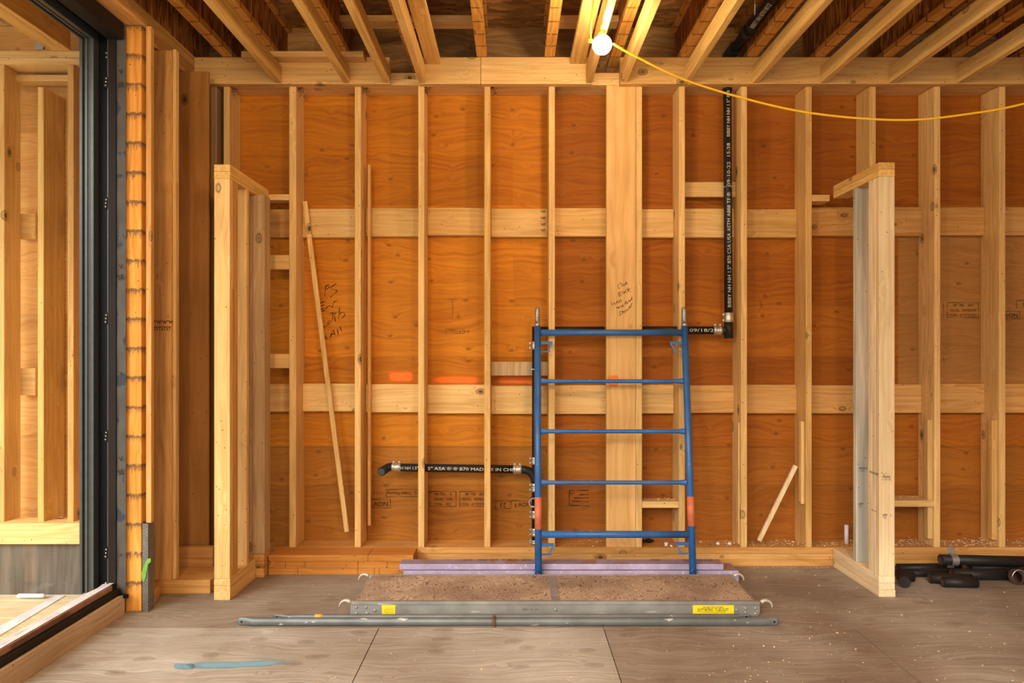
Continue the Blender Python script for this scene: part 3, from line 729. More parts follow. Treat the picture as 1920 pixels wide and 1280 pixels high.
# short blocks between studs
def block(x0, x1, y0, y1, yu, d, mat, label, group='short blocks between studs', xw=None):
    return lum('nailing_block', x0, x1, y0, y1, yu, d, mat, label, 'block', group, xw=xw)
xq = (X(498, YS), edges[2][0]-0.001)
block(0, 0, 364, 375, YS, 0.089, M['pine_x'], 'topmost flat block between the left half wall cap and its neighbouring stud', xw=xq)
block(0, 0, 478, 505, YS, 0.038, M['pine_x'], 'middle one of the three short blocks right of the left half wall', xw=xq)
block(0, 0, 663, 690, YS, 0.038, M['pine_x'], 'lowest of the three short blocks right of the left half wall', xw=xq)
block(0, 0, 341, 369, 3.44, 0.02, M['pine_x'], 'pale block behind the vertical black vent pipe', xw=(edges[8][1]+0.001, edges[9][0]-0.001))
block(0, 0, 678, 704, 3.425, 0.038, M['grey_z'], 'short greyish block left of the scaffold frame\'s left post', xw=(edges[5][1]+0.001, edges[6][0]-0.001))
shelf1 = block(0, 0, 940, 952, YS, 0.089, M['pine_x'], 'small shavings-covered shelf block low beside the scaffold frame\'s right post', xw=(edges[7][1]+0.001, edges[8][0]-0.001))
shelf2 = block(0, 0, 938, 950, YS, 0.16, M['pine_x'], 'shavings-covered shelf block low between the right half wall and the next stud', xw=(edges[11][1]+0.001, edges[12][0]-0.001))
block(0, 0, 365, 377, YS, 0.12, M['pine_x'], 'flat block meeting the inner end of the right half wall cap', xw=(edges[10][1]+0.001, X(1556, YS)))

# nailed side cleats
for i, (w_, y0, y1, lb) in {9: (0.012, 792, 1020, 'slim cleat on the left side of the stud by the vent pipe'), 10: (0.022, 790, 945, 'slim cleat on the stud with the small leaning stick'),
                        12: (0.030, 787, 1010, 'slim cleat on the left side of the stud beyond the right half wall'), 13: (0.034, 787, 1012, 'slim cleat on the left side of the rightmost stud')}.items():
    lum('side_cleat', 0, 0, y0, y1, 3.375, 0.038, M['pine_z'], lb, 'cleat', 'cleats nailed to studs', xw=(edges[i][0]-w_, edges[i][0]-0.0008))
lum('side_cleat', 0, 0, 308, 985, 3.42, 0.03, M['warm_z'], 'long dark slim strip on the right side of the stud by the PS note', 'cleat', 'cleats nailed to studs', xw=(edges[3][1]+0.026, edges[3][1]+0.045))

# leaning lath and small leaning stick
def stick(name, a, b, w, d, mat, label, cat):
    bm = bmesh.new(); a = Vector(a); b = Vector(b)
    t = (b-a).normalized(); s = Vector((t.z, 0, -t.x)).normalized()*w/2; n = Vector((0, d, 0))
    vs = [bm.verts.new(p) for p in (a-s, a+s, a+s+n, a-s+n, b-s, b+s, b+s+n, b-s+n)]
    for f in ((0, 1, 2, 3), (4, 5, 6, 7), (0, 1, 5, 4), (1, 2, 6, 5), (2, 3, 7, 6), (3, 0, 4, 7)): bm.faces.new([vs[i] for i in f])
    bmesh.ops.bevel(bm, geom=list(bm.edges), offset=0.0015, segments=1, affect='EDGES')
    return tag(link(name, bm, mat), label, cat)
stick('leaning_lath', P(571, 377, 3.425), P(650, 997, 3.425), 0.030, 0.012, M['pine_z'], 'long thin lath leaning in the bay over the PS note', 'lath')
stick('leaning_stick', P(1493, 873, 3.40), P(1424, 1014, 3.40), 0.026, 0.02, M['white_z'], 'short stick leaning against the stud left of the white post', 'stick')

# ================================================================== CEILING FRAMING
YH = 3.322
ZH0, ZH1 = 3.018, Z(107, YH)
for a, b, lb in ((364, 730.5, 'left length of the ledger board, ending above the drain elbow bay'),
                 (786, 901, 'short middle length of the ledger board, right of the first gap'),
                 (901.7, 1110.5, 'middle length of the ledger board that ends left of the bulb gap'),
                 (1163, 3000, 'longest ledger board, running right from the gap under the bulb')):
    bm = bmesh.new(); box(bm, X(a, YH), min(X(b, YH), 4.28), K*YH, K*YS-0.001, ZH0, ZH1, 0.002)
    tag(link('ledger_board', bm, M['pine_x']), lb, 'ledger', 'ledger boards carrying the ceiling joists')
jl = [(517, 'leftmost ceiling joist, over the left end of the ledger'), (644, 'second ceiling joist from the left'), (718, 'third ceiling joist from the left, beside the ledger gap'),
      (786, 'ceiling joist at the right side of the first ledger gap'), (1098.5, 'ceiling joist glowing white directly above the bulb'), (1163, 'ceiling joist with a waney edge just right of the bulb'),
      (1283, 'ceiling joist second to the right of the bulb'), (1410, 'ceiling joist just right of the black overhead pipe'), (1537.5, 'ceiling joist with the long split, fourth from the right edge'),
      (1666, 'ceiling joist third from the right edge'), (1793, 'ceiling joist second from the right edge'), (1919, 'ceiling joist at the far right corner')]
for x0, lb in jl:
    bm = bmesh.new(); xx = X(x0, YH); box(bm, xx, xx+0.0385, -1.5, K*YH-0.001, ZH0+0.004, ZH0+0.108, 0.002)
    o = tag(link('ceiling_joist', bm, M['joist_y']), lb, 'joist', 'ceiling joists')
for a, b, lb in ((-0.541, -0.452, 'flat board on edge of the fourth joist, left of the picture centre'), (X(1069, YH), X(1097, YH)-0.001, 'flat board running up left of the bulb cord')):
    bm = bmesh.new(); box(bm, a, b, -1.5, K*YH-0.001, 3.14, 3.178, 0.002)
    tag(link('flat_runner', bm, M['joist_y']), lb, 'board', 'flat runners over the joists')
bm = bmesh.new(); box(bm, X(452, 3.255), X(681, 3.255), K*3.255, K*YH-0.001, 3.150, 3.186-0.001, 0.002)
tag(link('ledger_cleat', bm, M['pine_x']), 'flat offcut lying along the top of the ledger board, upper left', 'board')

# I-joists above
ZF = 3.187
ij = [(-1.779, 'first floor joist from the left, over the door corner'), (-1.488, 'floor joist over the left end of the ledger board'), (-1.048, 'floor joist above the ledger offcut'), (-0.625, 'floor joist hidden behind the fourth ceiling joist'),
      (-0.195, 'floor joist nearest the picture centre, left of the bulb'), (0.228, 'black-striped floor joist just left of the bulb'), (0.64, 'floor joist whose end shows in the gap right of the bulb'),
      (1.071, 'floor joist left of the black overhead pipe'), (1.488, 'floor joist right of the black overhead pipe'), (1.911, 'floor joist fourth from the right edge'), (2.335, 'floor joist third from the right edge'), (2.761, 'floor joist second from the right edge'), (3.184, 'floor joist at the far right corner')]
for xc, lb in ij:
    r = empty('floor_joist', (xc, K*3.0, ZF)); tag(r, lb + ', seen from below', 'joist', 'floor joists above the ceiling framing')
    y1 = K*3.51
    bm = bmesh.new(); box(bm, xc-0.0315, xc+0.0315, -1.5, y1, ZF, ZF+0.038, 0.002); link('bottom_flange', bm, M['flange'], r)
    bm = bmesh.new(); box(bm, xc-0.005, xc+0.005, -1.5, y1, ZF+0.0382, 3.445, 0); link('web', bm, M['web'], r)
    bm = bmesh.new(); box(bm, xc-0.0315, xc+0.0315, -1.5, y1, 3.4455, 3.4845, 0.002); link('top_flange', bm, M['flange'], r)
# blocking pieces between the I-joist webs
yb2 = 3.20
zb = Z(39.6, yb2)
jx = [v[0] for v in ij]
for i, lb in ((2, 'left of the fourth ceiling joist'), (3, 'left of the central floor joist'), (5, 'behind the bulb cord')):
    bm = bmesh.new(); box(bm, jx[i]+0.0055, jx[i+1]-0.0055, K*yb2, K*yb2+0.105, zb, zb+0.037, 0.002)
    tag(link('joist_blocking', bm, M['pine_x']), 'pale cross block between floor joists, ' + lb, 'block', 'cross blocks between floor joists')

# side wall plate and overhead members at left
zpl = 3.04
bm = bmesh.new(); box(bm, -2.055, -1.915, -1.5, K*2.80, 3.042, 3.08, 0.002)
tag(link('door_header_plate', bm, M['warm_y']), 'amber plate lying over the sliding door head', 'plate')
bm = bmesh.new(); box(bm, -1.985, -1.95, -1.5, K*2.80, 3.081, 3.127, 0.002)
tag(link('header_strip', bm, M['joist_y']), 'long strip above the door plate, left ceiling edge', 'board')
bm = bmesh.new(); box(bm, -2.17, -1.986, K*2.801, K*3.356, 3.042, 3.126, 0.002)
tag(link('side_plate', bm, M['warm_y']), 'lower side wall plate running back from the door corner to the ledger end', 'plate')
bm = bmesh.new(); box(bm, -2.17, -1.990, -1.5, K*3.356, 3.128, 3.195, 0.002)
tag(link('side_plate', bm, M['joist_y']), 'upper side wall plate under the dark edge joist', 'plate')
bm = bmesh.new(); box(bm, -2.05, -1.995, -1.5, K*3.50, 3.1955, 3.4845, 0.001)
tag(link('edge_joist', bm, M['web']), 'dark edge joist over the left wall', 'joist')

# ================================================================== LEFT CORNER
yo = 2.765
post = lum('door_post', 235.5, 265, 48, 1147, yo, 0.12, M['post'], 'orange laminated post with black horizontal stains beside the sliding door', 'post', z0=0, z1=3.04)
lum('corner_strip', 270, 281, 40, 980, yo+0.006, 0.03, M['warm_z'], 'tall narrow strip beside the black-stained post', 'strip', z1=3.04, xw=(X(272, yo), X(282, yo)))
bm = bmesh.new()
xa, xb = X(267.5, yo), X(278, yo)
nz = 26; zt = Z(981, yo)
box(bm, xa, xb, K*yo-0.003, K*yo-0.001, 0.0, zt, 0)
box(bm, xb-0.002, xb, K*yo-0.001, K*yo+0.06, 0, zt, 0)
for i in range(nz):
    for q in (0.28, 0.72):
        c = Vector((xa+(xb-xa)*q, K*yo-0.0034, (i+0.5+(q > .5)*0.5)*zt/nz))
        vs = [bm.verts.new(c+Vector((math.cos(a)*0.0022, 0, math.sin(a)*0.0022))) for a in [k*math.pi/4 for k in range(8)]]
        f = bm.faces.new(vs); f.material_index = 1
tag(link('perforated_strap', bm, [M['perf'], M['ink']]), 'grey perforated metal strap at the foot of the stained post', 'strap')
bm = bmesh.new()
q = [(267, 1088), (265.5, 1074), (272, 1055), (277, 1047), (283, 1046), (283, 1053), (278, 1057), (274, 1078), (271, 1090)]
prism(bm, [(X(a, yo-.003), Z(b, yo-.003)) for a, b in q], K*(yo-0.003)-0.0022, K*(yo-0.003)-0.0005)
tag(link('green_tape', bm, M['green']), 'torn piece of green tape stuck on the perforated strap', 'tape')
# side wall sill and the niche
bm = bmesh.new()
yc = 2.973
prism(bm, [(X(279, 2.79), K*2.80), (X(302, yc), K*yc), (-2.17, K*yc), (-2.17, K*2.80)], 0.0, 0.0375, 'z')
prism(bm, [(X(279, 2.79), K*2.80), (X(302, yc), K*yc), (-2.17, K*yc), (-2.17, K*2.80)], 0.0385, 0.076, 'z')
tag(link('corner_sill', bm, M['warm_y']), 'angled doubled sill between the stained post and the niche', 'plate')
for k, (z0, z1) in enumerate(((0, 0.0375), (0.0385, 0.076))):
    bm = bmesh.new(); box(bm, -2.17, X(399, 3.0)-0.0, K*yc+0.001, K*3.1705, z0, z1, 0.002)
    tag(link('niche_sill', bm, M['warm_x']), ('lower' if k == 0 else 'upper')+' sill board across the foot of the niche left of the half wall', 'plate', 'niche sill boards')
lum('broad_stud', 281, 321.5, 94, 1084, yc, 0.038, M['warm_z'], 'broad face stud with the row of small grade stamps beside the corner strip', 'stud', z0=0.0768, z1=Z(94, yc))
gs = bpy.data.objects[-1] if False else None
bs_o = [o for o in bpy.data.objects if o.name.startswith('broad_stud')][0]
place_text('grade_stamp', '*W*W*W*W', 302, 604, 6, yc, M['inkf'], bs_o, 0, 0.9, bold=0.03)
place_text('grade_stamp', 'STSTSTST', 302, 616, 7, yc, M['inkf'], bs_o, 0, 0.9, bold=0.02)
lum('broad_stud', 321.9, 328, 96, 1084, yc+0.008, 0.038, M['pine_z'], 'slim stud edge at the left side of the niche', 'stud', z0=0.0768, z1=3.04, xw=(X(321.5, yc)+0.0006, X(328, yc)))
lum('niche_block', 300, 400, 1025, 1060, 3.172, 0.038, M['warm_x'], 'brown block standing on the sill at the foot of the niche', 'block', xw=(-2.17, X(399, 3.172)), z0=0.002)
lum('corner_board', 318, 392, 150, 1025, 3.215, 0.02, M['cornerply'], 'dark amber board closing the back of the niche', 'board', xw=(-2.17, X(391, 3.215)), z0=0.0768, z1=3.04)

# ================================================================== HALF WALLS
# left
yl = 2.897
L = empty('half_wall', (X(416, yl), K*yl, 0)); tag(L, 'left half wall of studs with a doubled cap, its end facing the camera', 'half wall', 'half walls projecting from the stud wall')
xl0, xl1 = X(401, yl), X(431.5, yl)
zt = Z(308, yl)
ye = K*3.352
for nm, z0, z1, y1 in (('cap_plate', zt-0.0375, zt, ye), ('cap_plate', zt-0.077, zt-0.0385, ye), ('sole_plate', 0, 0.0775, K*3.186), ('sole_plate', 0.0785, 0.115, K*3.186)):
    bm = bmesh.new(); box(bm, xl0, xl1, K*yl, y1, z0, z1, 0.002); link(nm, bm, M['joist_y'] if nm == 'cap_plate' else M['pine_y'], L)
for y0, d, mt in ((2.897, 0.038, 'pine_z'), (2.897+0.0295, 0.038, 'warm_z'), (2.897+0.059, 0.034, 'warm_z'), (3.08, 0.038, 'pine_z')):
    bm = bmesh.new(); box(bm, xl0+0.0015, xl1-0.0015, K*y0, K*y0+d, 0.1155, zt-0.0775, 0.002); link('stud', bm, M[mt], L)
# end post against the wall with its stacked feet
ep = lum('end_post', 0, 0, 378, 1038, 3.19, 0.10, M['grey_z'], 'brownish end post behind the left half wall, standing on three short blocks', 'post', xw=(X(467.5, 3.19), X(496, 3.19)), z1=zt-0.078)
for k, (y0, y1) in enumerate(((1038.5, 1051.5), (1052, 1065), (1065.5, 1082))):
    lum('foot_block', 0, 0, y0, y1, 3.19, 0.10, M['warm_x'], '%s foot block under the brownish end post' % ('top', 'middle', 'bottom')[k], 'block', 'foot blocks under the end post', xw=(X(467.5, 3.19), X(495, 3.19)), z0=(0 if k == 2 else None))
# right
yr = 2.934
R = empty('half_wall', (X(1663, yr), K*yr, 0)); tag(R, 'right half wall of fresh white studs beside the black pipe offcuts', 'half wall', 'half walls projecting from the stud wall')
xr0, xr1 = X(1648, yr), X(1678, yr)
zt = Z(304, yr)
for nm, z0, z1, mt in (('cap_plate', zt-0.0375, zt, 'joist_y'), ('cap_plate', zt-0.078, zt-0.0385, 'joist_y'), ('sole_plate', 0, 0.038, 'white_y'), ('sole_plate', 0.039, 0.0765, 'white_y'), ('sole_plate', 0.0775, 0.115, 'white_y')):
    bm = bmesh.new(); y1 = K*3.352; box(bm, xr0, xr1+(0.004 if z0 == 0 else 0), K*yr, y1, z0, z1, 0.002); link(nm, bm, M[mt], R)
rs = []
for y0, d, mt in ((yr, 0.038, 'white_z'), (yr+0.0295, 0.038, 'white_z'), (yr+0.059, 0.038, 'white_z'), (3.13, 0.038, 'blue_z')):
    bm = bmesh.new(); box(bm, xr0+0.001, xr1-0.001, K*y0, K*y0+d, 0.1155, zt-0.0785, 0.002); rs.append(link('stud', bm, M[mt], R))
rs[3]['label'] = 'blue-grey stained inner stud'
for (px, py, s, h, st, yu) in ((1660, 886, 'A  ______', 3, 0, yr), (1662, 894, 'PRIME', 4.5, 0, yr), (1658, 889, 'a ', 4, 0, yr), (1662, 899, '2  S-P-F  KD', 2.6, 0, yr), (1659, 966, 'SPF', 5, 0, yr), (1670, 966, '2', 4.5, 0, yr), (1659, 971, 'HT', 3, 0, yr),
                           (1616, 870, 'A  ______', 3, 3, 3.13), (1618, 878, 'PRIME', 4.5, 3, 3.13), (1616, 883, '2  S-P-F', 2.6, 3, 3.13), (1614, 945, 'SPF', 5, 3, 3.13), (1613, 950, 'HT', 3, 3, 3.13)):
    place_text('grade_stamp', s, px, py, h, yu, M['ink'], rs[st], 0, 0.9)
bm = text_bm('PRIME', 0.017); 
for v in bm.verts: v.co = Vector((xr0+0.0005-0.0008+0.0, K*2.975 - v.co.x*2.2, Z(887, 2.975) + v.co.y))
bm2 = text_bm('PRIME  2  SPF', 0.010)
link('grade_stamp', bm, M['ink'], rs[1])
for v in bm2.verts: v.co = Vector((xr0+0.0005-0.0008, K*2.975 - v.co.x*1.0, Z(957, 2.975) + v.co.y))
link('grade_stamp', bm2, M['ink'], rs[1])

# ================================================================== SCAFFOLD END FRAME
def post_line(xt, yt_px, xb_px):
    top = P(xt, yt_px, 3.335); foot = Vector((X(xb_px, 3.10), K*3.10, 0.0)); return foot, top
lf, lt = post_line(1007.8, 612, 1009.5)
rf, rt = post_line(1283.5, 612, 1300)
def at_y(f, t, py):
    lo, hi = -0.1, 1.3
    for _ in range(50):
        m_ = (lo+hi)/2; p = f + (t-f)*m_
        y = CY - (p.z-H)/(p.y/K)*1000
        if y > py: lo = m_
        else: hi = m_
    return f + (t-f)*lo
F = empty('scaffold_ladder', (0.6, K*3.10, 0)); tag(F, 'blue steel scaffold ladder frame with orange bands leaning on the stud wall', 'scaffold frame')
for f, t, b0, b1 in ((lf, lt, 992, 932), (rf, rt, 986, 931)):
    bm = bmesh.new(); sweep(bm, [f, t], 0.0205, 24); po = link('post', bm, M['blue'], F)
    bm = bmesh.new(); sweep(bm, [at_y(f, t, b0), at_y(f, t, b1)], 0.0212, 24); o = link('orange_band', bm, M['orange'], po); o['label'] = 'faded orange band'
    bm = bmesh.new(); a = at_y(f, t, 614); b = at_y(f, t, 577)
    sweep(bm, [a, b-(b-a)*0.08, b], 0.016, 20, rad=[0.016, 0.016, 0.013])
    sweep(bm, [a, a+(b-a)*0.28], 0.0185, 20)
    o = link('coupling_pin', bm, M['galv'], po); o['label'] = 'galvanised coupling pin'
    for yy in (595, 1069):
        bm = bmesh.new(); c = at_y(f, t, yy); ball(bm, c+Vector((0.002, -0.019 if yy > 700 else -0.014, 0)), 0.0045, 10); link('pin_hole', bm, M['ink'], po)
for py, r, nm in ((623.5, 0.020, 'top_rail'), (714.5, 0.0125, 'rung'), (808.5, 0.0125, 'rung'), (904.3, 0.0125, 'rung'), (1001.5, 0.0205, 'bottom_rail')):
    a = at_y(lf, lt, py); b = at_y(rf, rt, py); d = (b-a).normalized()
    a = a + d*0.019; b = b - d*0.019
    bm = bmesh.new()
    if nm == 'rung':
        pts = [a, a+d*0.006, a+d*0.03, a+d*0.05, b-d*0.05, b-d*0.03, b-d*0.006, b]; rd = [0.019, 0.018, 0.0155, r, r, 0.0155, 0.018, 0.019]
        fl = [(1, 0.7)]*3+[(1, 1)]*2+[(1, 0.7)]*3
        sweep(bm, pts, r, 20, rad=rd, flat=fl)
    else: sweep(bm, [a, b], r, 24)
    link(nm, bm, M['blue'], F)
for f, t, sgn, y0 in ((lf, lt, 1, 642.5), (rf, rt, -1, 642.5), (lf, lt, 1, 1021), (rf, rt, -1, 1019)):
    c = at_y(f, t, y0); u = (t-f).normalized(); ex = Vector((sgn, 0, 0))
    c = c + ex*0.018
    bm = bmesh.new()
    def bar(p, q, h, d=0.004):
        t_ = (q-p).normalized(); s = u.cross(Vector((0, 1, 0))) if abs(t_.z) < .5 else ex
        n = Vector((0, 1, 0)); s = t_.cross(n).normalized()*h/2
        vs = [bm.verts.new(v) for v in (p-s-n*d, p+s-n*d, p+s+n*d, p-s+n*d, q-s-n*d, q+s-n*d, q+s+n*d, q-s+n*d)]
        for fc in ((0, 1, 2, 3), (4, 5, 6, 7), (0, 1, 5, 4), (1, 2, 6, 5), (2, 3, 7, 6), (3, 0, 4, 7)): bm.faces.new([vs[i] for i in fc])
    bar(c, c+ex*0.075, 0.018)
    bar(c+ex*0.072-u*0.002, c+ex*0.050-u*0.052, 0.009)
    bar(c-u*0.056, c+ex*0.060-u*0.056, 0.008)
    link('latch_bracket', bm, M['blue'], F)

# ================================================================== DECK PLANK
yf, ybk = 2.72, 3.055
dx0, dx1 = X(660, yf), X(1422, yf)
zd = 0.0755
DK = empty('scaffold_plank', ((dx0+dx1)/2, K*yf, 0)); tag(DK, 'aluminium framed plywood scaffold plank with yellow labels lying on the floor', 'scaffold plank')
bm = bmesh.new()
xc0, xc1 = X(1031, 2.88), X(1046, 2.88)
box(bm, dx0+0.015, xc0, K*yf+0.02, K*ybk-0.012, zd-0.014, zd-0.002, 0.001)
box(bm, xc1, dx1-0.015, K*yf+0.02, K*ybk-0.012, zd-0.014, zd-0.002, 0.001)
link('deck_panel', bm, M['deckply'], DK)
bm = bmesh.new(); box(bm, xc0, xc1, K*yf+0.018, K*ybk-0.012, zd-0.02, zd-0.001, 0.001); link('centre_strap', bm, M['alu'], DK)
for nm, y0, y1 in (('front_rail', K*yf, K*yf+0.02), ('back_rail', K*ybk-0.014, K*ybk)):
    bm = bmesh.new()
    s = 1 if nm == 'front_rail' else -1
    face = y0 if s > 0 else y1
    box(bm, dx0-0.004, dx1+0.008, face-0.003*s if s > 0 else face-0.012, face+0.022 if s > 0 else face+0.001, zd-0.017, zd, 0.002)
    box(bm, dx0-0.008, dx1, face+0.002*s, face+0.006*s, 0.004, zd-0.017, 0.0008)
    box(bm, dx0, dx1, face+0.0*s, face+0.018*s, 0.002, 0.008, 0.0008)
    rl = link(nm, bm, M['alu'], DK)
    if s > 0:
        for a, b, nm2 in ((716, 741, 'small'), (1299, 1376, 'wide')):
            bm = bmesh.new(); yq = yf+0.0012
            prism(bm, [(X(a, yq), 0.009), (X(b, yq), 0.009), (X(b, yq), 0.0565), (X(a, yq), 0.0565)], K*yf+0.0008, K*yf+0.0018)
            lb = link('warning_label', bm, M['yellow'], rl); lb['label'] = nm2+' yellow warning label'
            if nm2 == 'wide':
                place_text('label_lettering', 'WORK PLATFORM', 1337, 1138.5, 3.6, yf, M['ink'], lb, off=-0.0002, narrow=0.9)
                place_text('label_lettering', 'DUTY RATING - 75 LBS./SQ.FT', 1337, 1143.2, 5.4, yf, M['ink'], lb, off=-0.0002, narrow=0.56, bold=0.01)
                place_text('label_lettering', 'Do not exceed the rated load of this platform', 1337, 1147.6, 1.6, yf, M['ink'], lb, off=-0.0002, narrow=1.1)
            else:
                for q in range(7): place_text('label_lettering', 'WARNING' if q == 0 else ('inspect before use' if q % 2 else 'do not overload'), 721.5+q*2.6, 1144.5, 1.1, yf, M['ink'], lb, PI/2, off=-0.0002)
        place_text('rail_lettering', '520001  -  IC  1X01', 994, 1142.5, 2.6, yf, M['inkf'], rl, off=-0.0012)
        for px, py in ((668, 1138), (686, 1138), (703, 1144), (668, 1149.5), (688, 1149.5), (1042, 1143), (1381, 1143), (1398, 1140), (1417, 1140), (1398, 1148), (1417, 1150)):
            c = P(px, py, yf); bm = bmesh.new()
            sweep(bm, [Vector((c.x, K*yf+0.0015, c.z)), Vector((c.x, K*yf-0.002, c.z)), Vector((c.x, K*yf-0.005, c.z))], 0.006, 12, rad=[0.007, 0.006, 0.003])
            link('rivet', bm, M['bolt'], rl)
def hook(c, s, yk, r=0.032):
    bm = bmesh.new()
    pts = [Vector((c[0]-s*r*math.cos(a), yk, c[1]+r*math.sin(a)*1.0)) for a in [math.radians(-12+ (150/9)*i) for i in range(10)]]
    rd = [0.004, 0.006, 0.007, 0.008, 0.008, 0.009, 0.010, 0.011, 0.012, 0.012]
    sweep(bm, pts, 0.007, 10, rad=rd, flat=[(1, 0.8)]*10)
    return link('end_hook', bm, M['hook'], DK)
hook((dx0-0.033, 0.047), 1, K*yf+0.008)
hook((dx0-0.028, 0.047), 1, K*ybk-0.008)
hook((dx1+0.040, 0.047), -1, K*yf+0.008)
hook((dx1+0.035, 0.047), -1, K*ybk-0.008)
for s, xx in ((-1, dx0), (1, dx1)):
    bm = bmesh.new(); box(bm, xx-0.006, xx+0.010, K*yf+0.0065, K*ybk-0.0075, 0.006, zd-0.016, 0.002); link('end_bar', bm, M['alu'], DK)

# ================================================================== BRACES ON THE FLOOR
def brace(name, pa, pb, r, label, cat='brace', flatlen=0.05, tape=None, group='braces in front of the plank'):
    a, b = Vector(pa), Vector(pb); d = (b-a).normalized()
    t = empty(name, ((a+b)/2)*1.0); t.location = Vector(((a.x+b.x)/2, (a.y+b.y)/2, 0)); tag(t, label, cat, group)
    bm = bmesh.new()
    fl = flatlen
    pts = [a, a+d*0.012, a+d*fl*0.8, a+d*fl*1.5, b-d*fl*1.5, b-d*fl*0.8, b-d*0.012, b]
    flat = [(0.55, .2), (1.0, .22), (1.0, .22), (1, 1), (1, 1), (1.0, .22), (1.0, .22), (0.55, .2)]
    sweep(bm, pts, r, 16, rad=[r]*8, flat=flat)
    link('tube', bm, M['brace'], t)
    for e, s in ((a, 1), (b, -1)):
        bm = bmesh.new(); c = e+d*s*0.022
        sweep(bm, [c+Vector((0, -r*0.24, 0)), c+Vector((0, -r*0.20, 0))], 0.0055, 12); link('bolt_hole', bm, M['ink'], t)
    if tape:
        for f0, f1, m_ in tape:
            bm = bmesh.new(); sweep(bm, [a+(b-a)*f0, a+(b-a)*f1], r*1.03, 16); link('tape_band', bm, M[m_], t)
    return t
b1 = brace('floor_brace', (X(446, 2.63), K*2.625, 0.0215), (X(1459, 2.63), K*2.625, 0.0205), 0.0195, 'nearest and longest grey brace lying in front of the scaffold plank')
bm = bmesh.new(); c = Vector((X(926, 2.62), K*2.622, 0.026))
sweep(bm, [c+Vector((-0.008, 0, 0)), c+Vector((0.008, 0, 0))], 0.0245, 14)
for k in (-1, 1): ball(bm, c+Vector((0, -0.012, 0.026*k)), 0.008, 8)
bm2 = [v for v in bm.verts if v.co.z < 0.001]
for v in bm2: v.co.z = 0.001
link('pivot_clamp', bm, M['rust'], b1)
brace('floor_brace', (X(512, 2.67), K*2.668, 0.022), (X(1408, 2.67), K*2.672, 0.022), 0.0135, 'shorter brace with yellow tape lying behind the longest brace', tape=[(0.088, 0.104, 'tape_y')])
brace('floor_brace', (X(460, 2.645), K*2.651, 0.012), (X(1352, 2.645), K*2.651, 0.012), 0.009, 'thin low brace with a red tape mark between the other two braces', tape=[(0.975, 0.992, 'tape_o')])

# ================================================================== FOAM BOARDS
def foam(name, x0, x1, y0, y1, z0, z1, label, yu):
    bm = bmesh.new()
    box(bm, X(x0, yu), X(x1, yu), K*y0, K*y1, z0, z1, 0.002)
    for f in bm.faces: f.material_index = 1 if abs(f.calc_center_median().y-K*y0) < 0.004 or abs(f.normal.x) > .5 else 0
    return tag(link(name, bm, [M['foam'], M['foamf']]), label, 'foam board', 'lilac foam boards behind the plank')
fa = foam('foam_board', 756, 1386, 3.135, 3.255, 0.0, 0.062, 'lower and nearer lilac foam board behind the scaffold plank', 3.13)
fb_ = foam('foam_board', 750, 1355, 3.150, 3.225, 0.063, 0.096, 'upper lilac foam board with dark oval prints behind the scaffold plank', 3.165)
w = bmesh.new()
for px in (877, 905, 925, 950, 962, 988, 1230, 1290, 1311, 1330):
    cx = X(px, 3.19); yy = K*3.212
    for k in range(12):
        a0, a1 = 2*PI*k/12, 2*PI*(k+1)/12
        vs = [w.verts.new((cx+rr*math.cos(a), yy+rr*0.5*math.sin(a), 0.0972)) for rr, a in ((0.028, a0), (0.028, a1), (0.020, a1), (0.020, a0))]
        w.faces.new(vs)
link('printed_rings', w, M['inkf'], fb_)

# ================================================================== DRAIN AND VENT PIPES
def coupling(parent, a, b, r, clamps=2):
    a, b = Vector(a), Vector(b); d = (b-a).normalized()
    bm = bmesh.new(); n = 9
    pts = [a+(b-a)*i/(n-1) for i in range(n)]
    sweep(bm, pts, r, 20, rad=[r*(1.04 if i % 2 else 1.0) for i in range(n)])
    c = link('coupling', bm, M['sleeve'], parent); c['label'] = 'silver banded coupling'
    for f in (0.2, 0.8):
        bm = bmesh.new(); q = a+(b-a)*f
        up = Vector((0, 0, 1)) if abs(d.z) < .5 else Vector((-1, 0, 0))
        sweep(bm, [q-d*0.004, q+d*0.004], r*1.08, 20)
        h = q+up*r*1.12
        side = d.cross(up)
        box(bm, h.x-0.006, h.x+0.006, h.y-0.007, h.y+0.007, h.z-0.006, h.z+0.006, 0.001)
        link('clamp_screw', bm, M['bolt'], c)
def pipe_text(parent, s, a, b, r, hgt, face=Vector((0, -1, 0)), mat='inkw', t0=0.0, scale=None):
    """lettering wrapped on a pipe, running from a to b, on the side facing the room"""
    a, b = Vector(a), Vector(b); d = (b-a).normalized(); L_ = (b-a).length
    bm = text_bm(s, hgt/0.7)
    bmesh.ops.triangulate(bm, faces=bm.faces)
    for _ in range(3):
        es = [e for e in bm.edges if e.calc_length() > r*0.22]
        if es:
            bmesh.ops.subdivide_edges(bm, edges=es, cuts=1)
            bmesh.ops.triangulate(bm, faces=bm.faces)
    xs_ = [v.co.x for v in bm.verts]; k = L_/(max(xs_)-min(xs_)); x0 = min(xs_)
    up = face.cross(d) if True else None
    up = d.cross(face)*-1
    for v in bm.verts:
        t = (v.co.x-x0)*k; an = v.co.y/r
        v.co = a + d*t + (face*math.cos(an) + up*math.sin(an))*(r+0.0012)
    return link('pipe_lettering', bm, M[mat], parent)

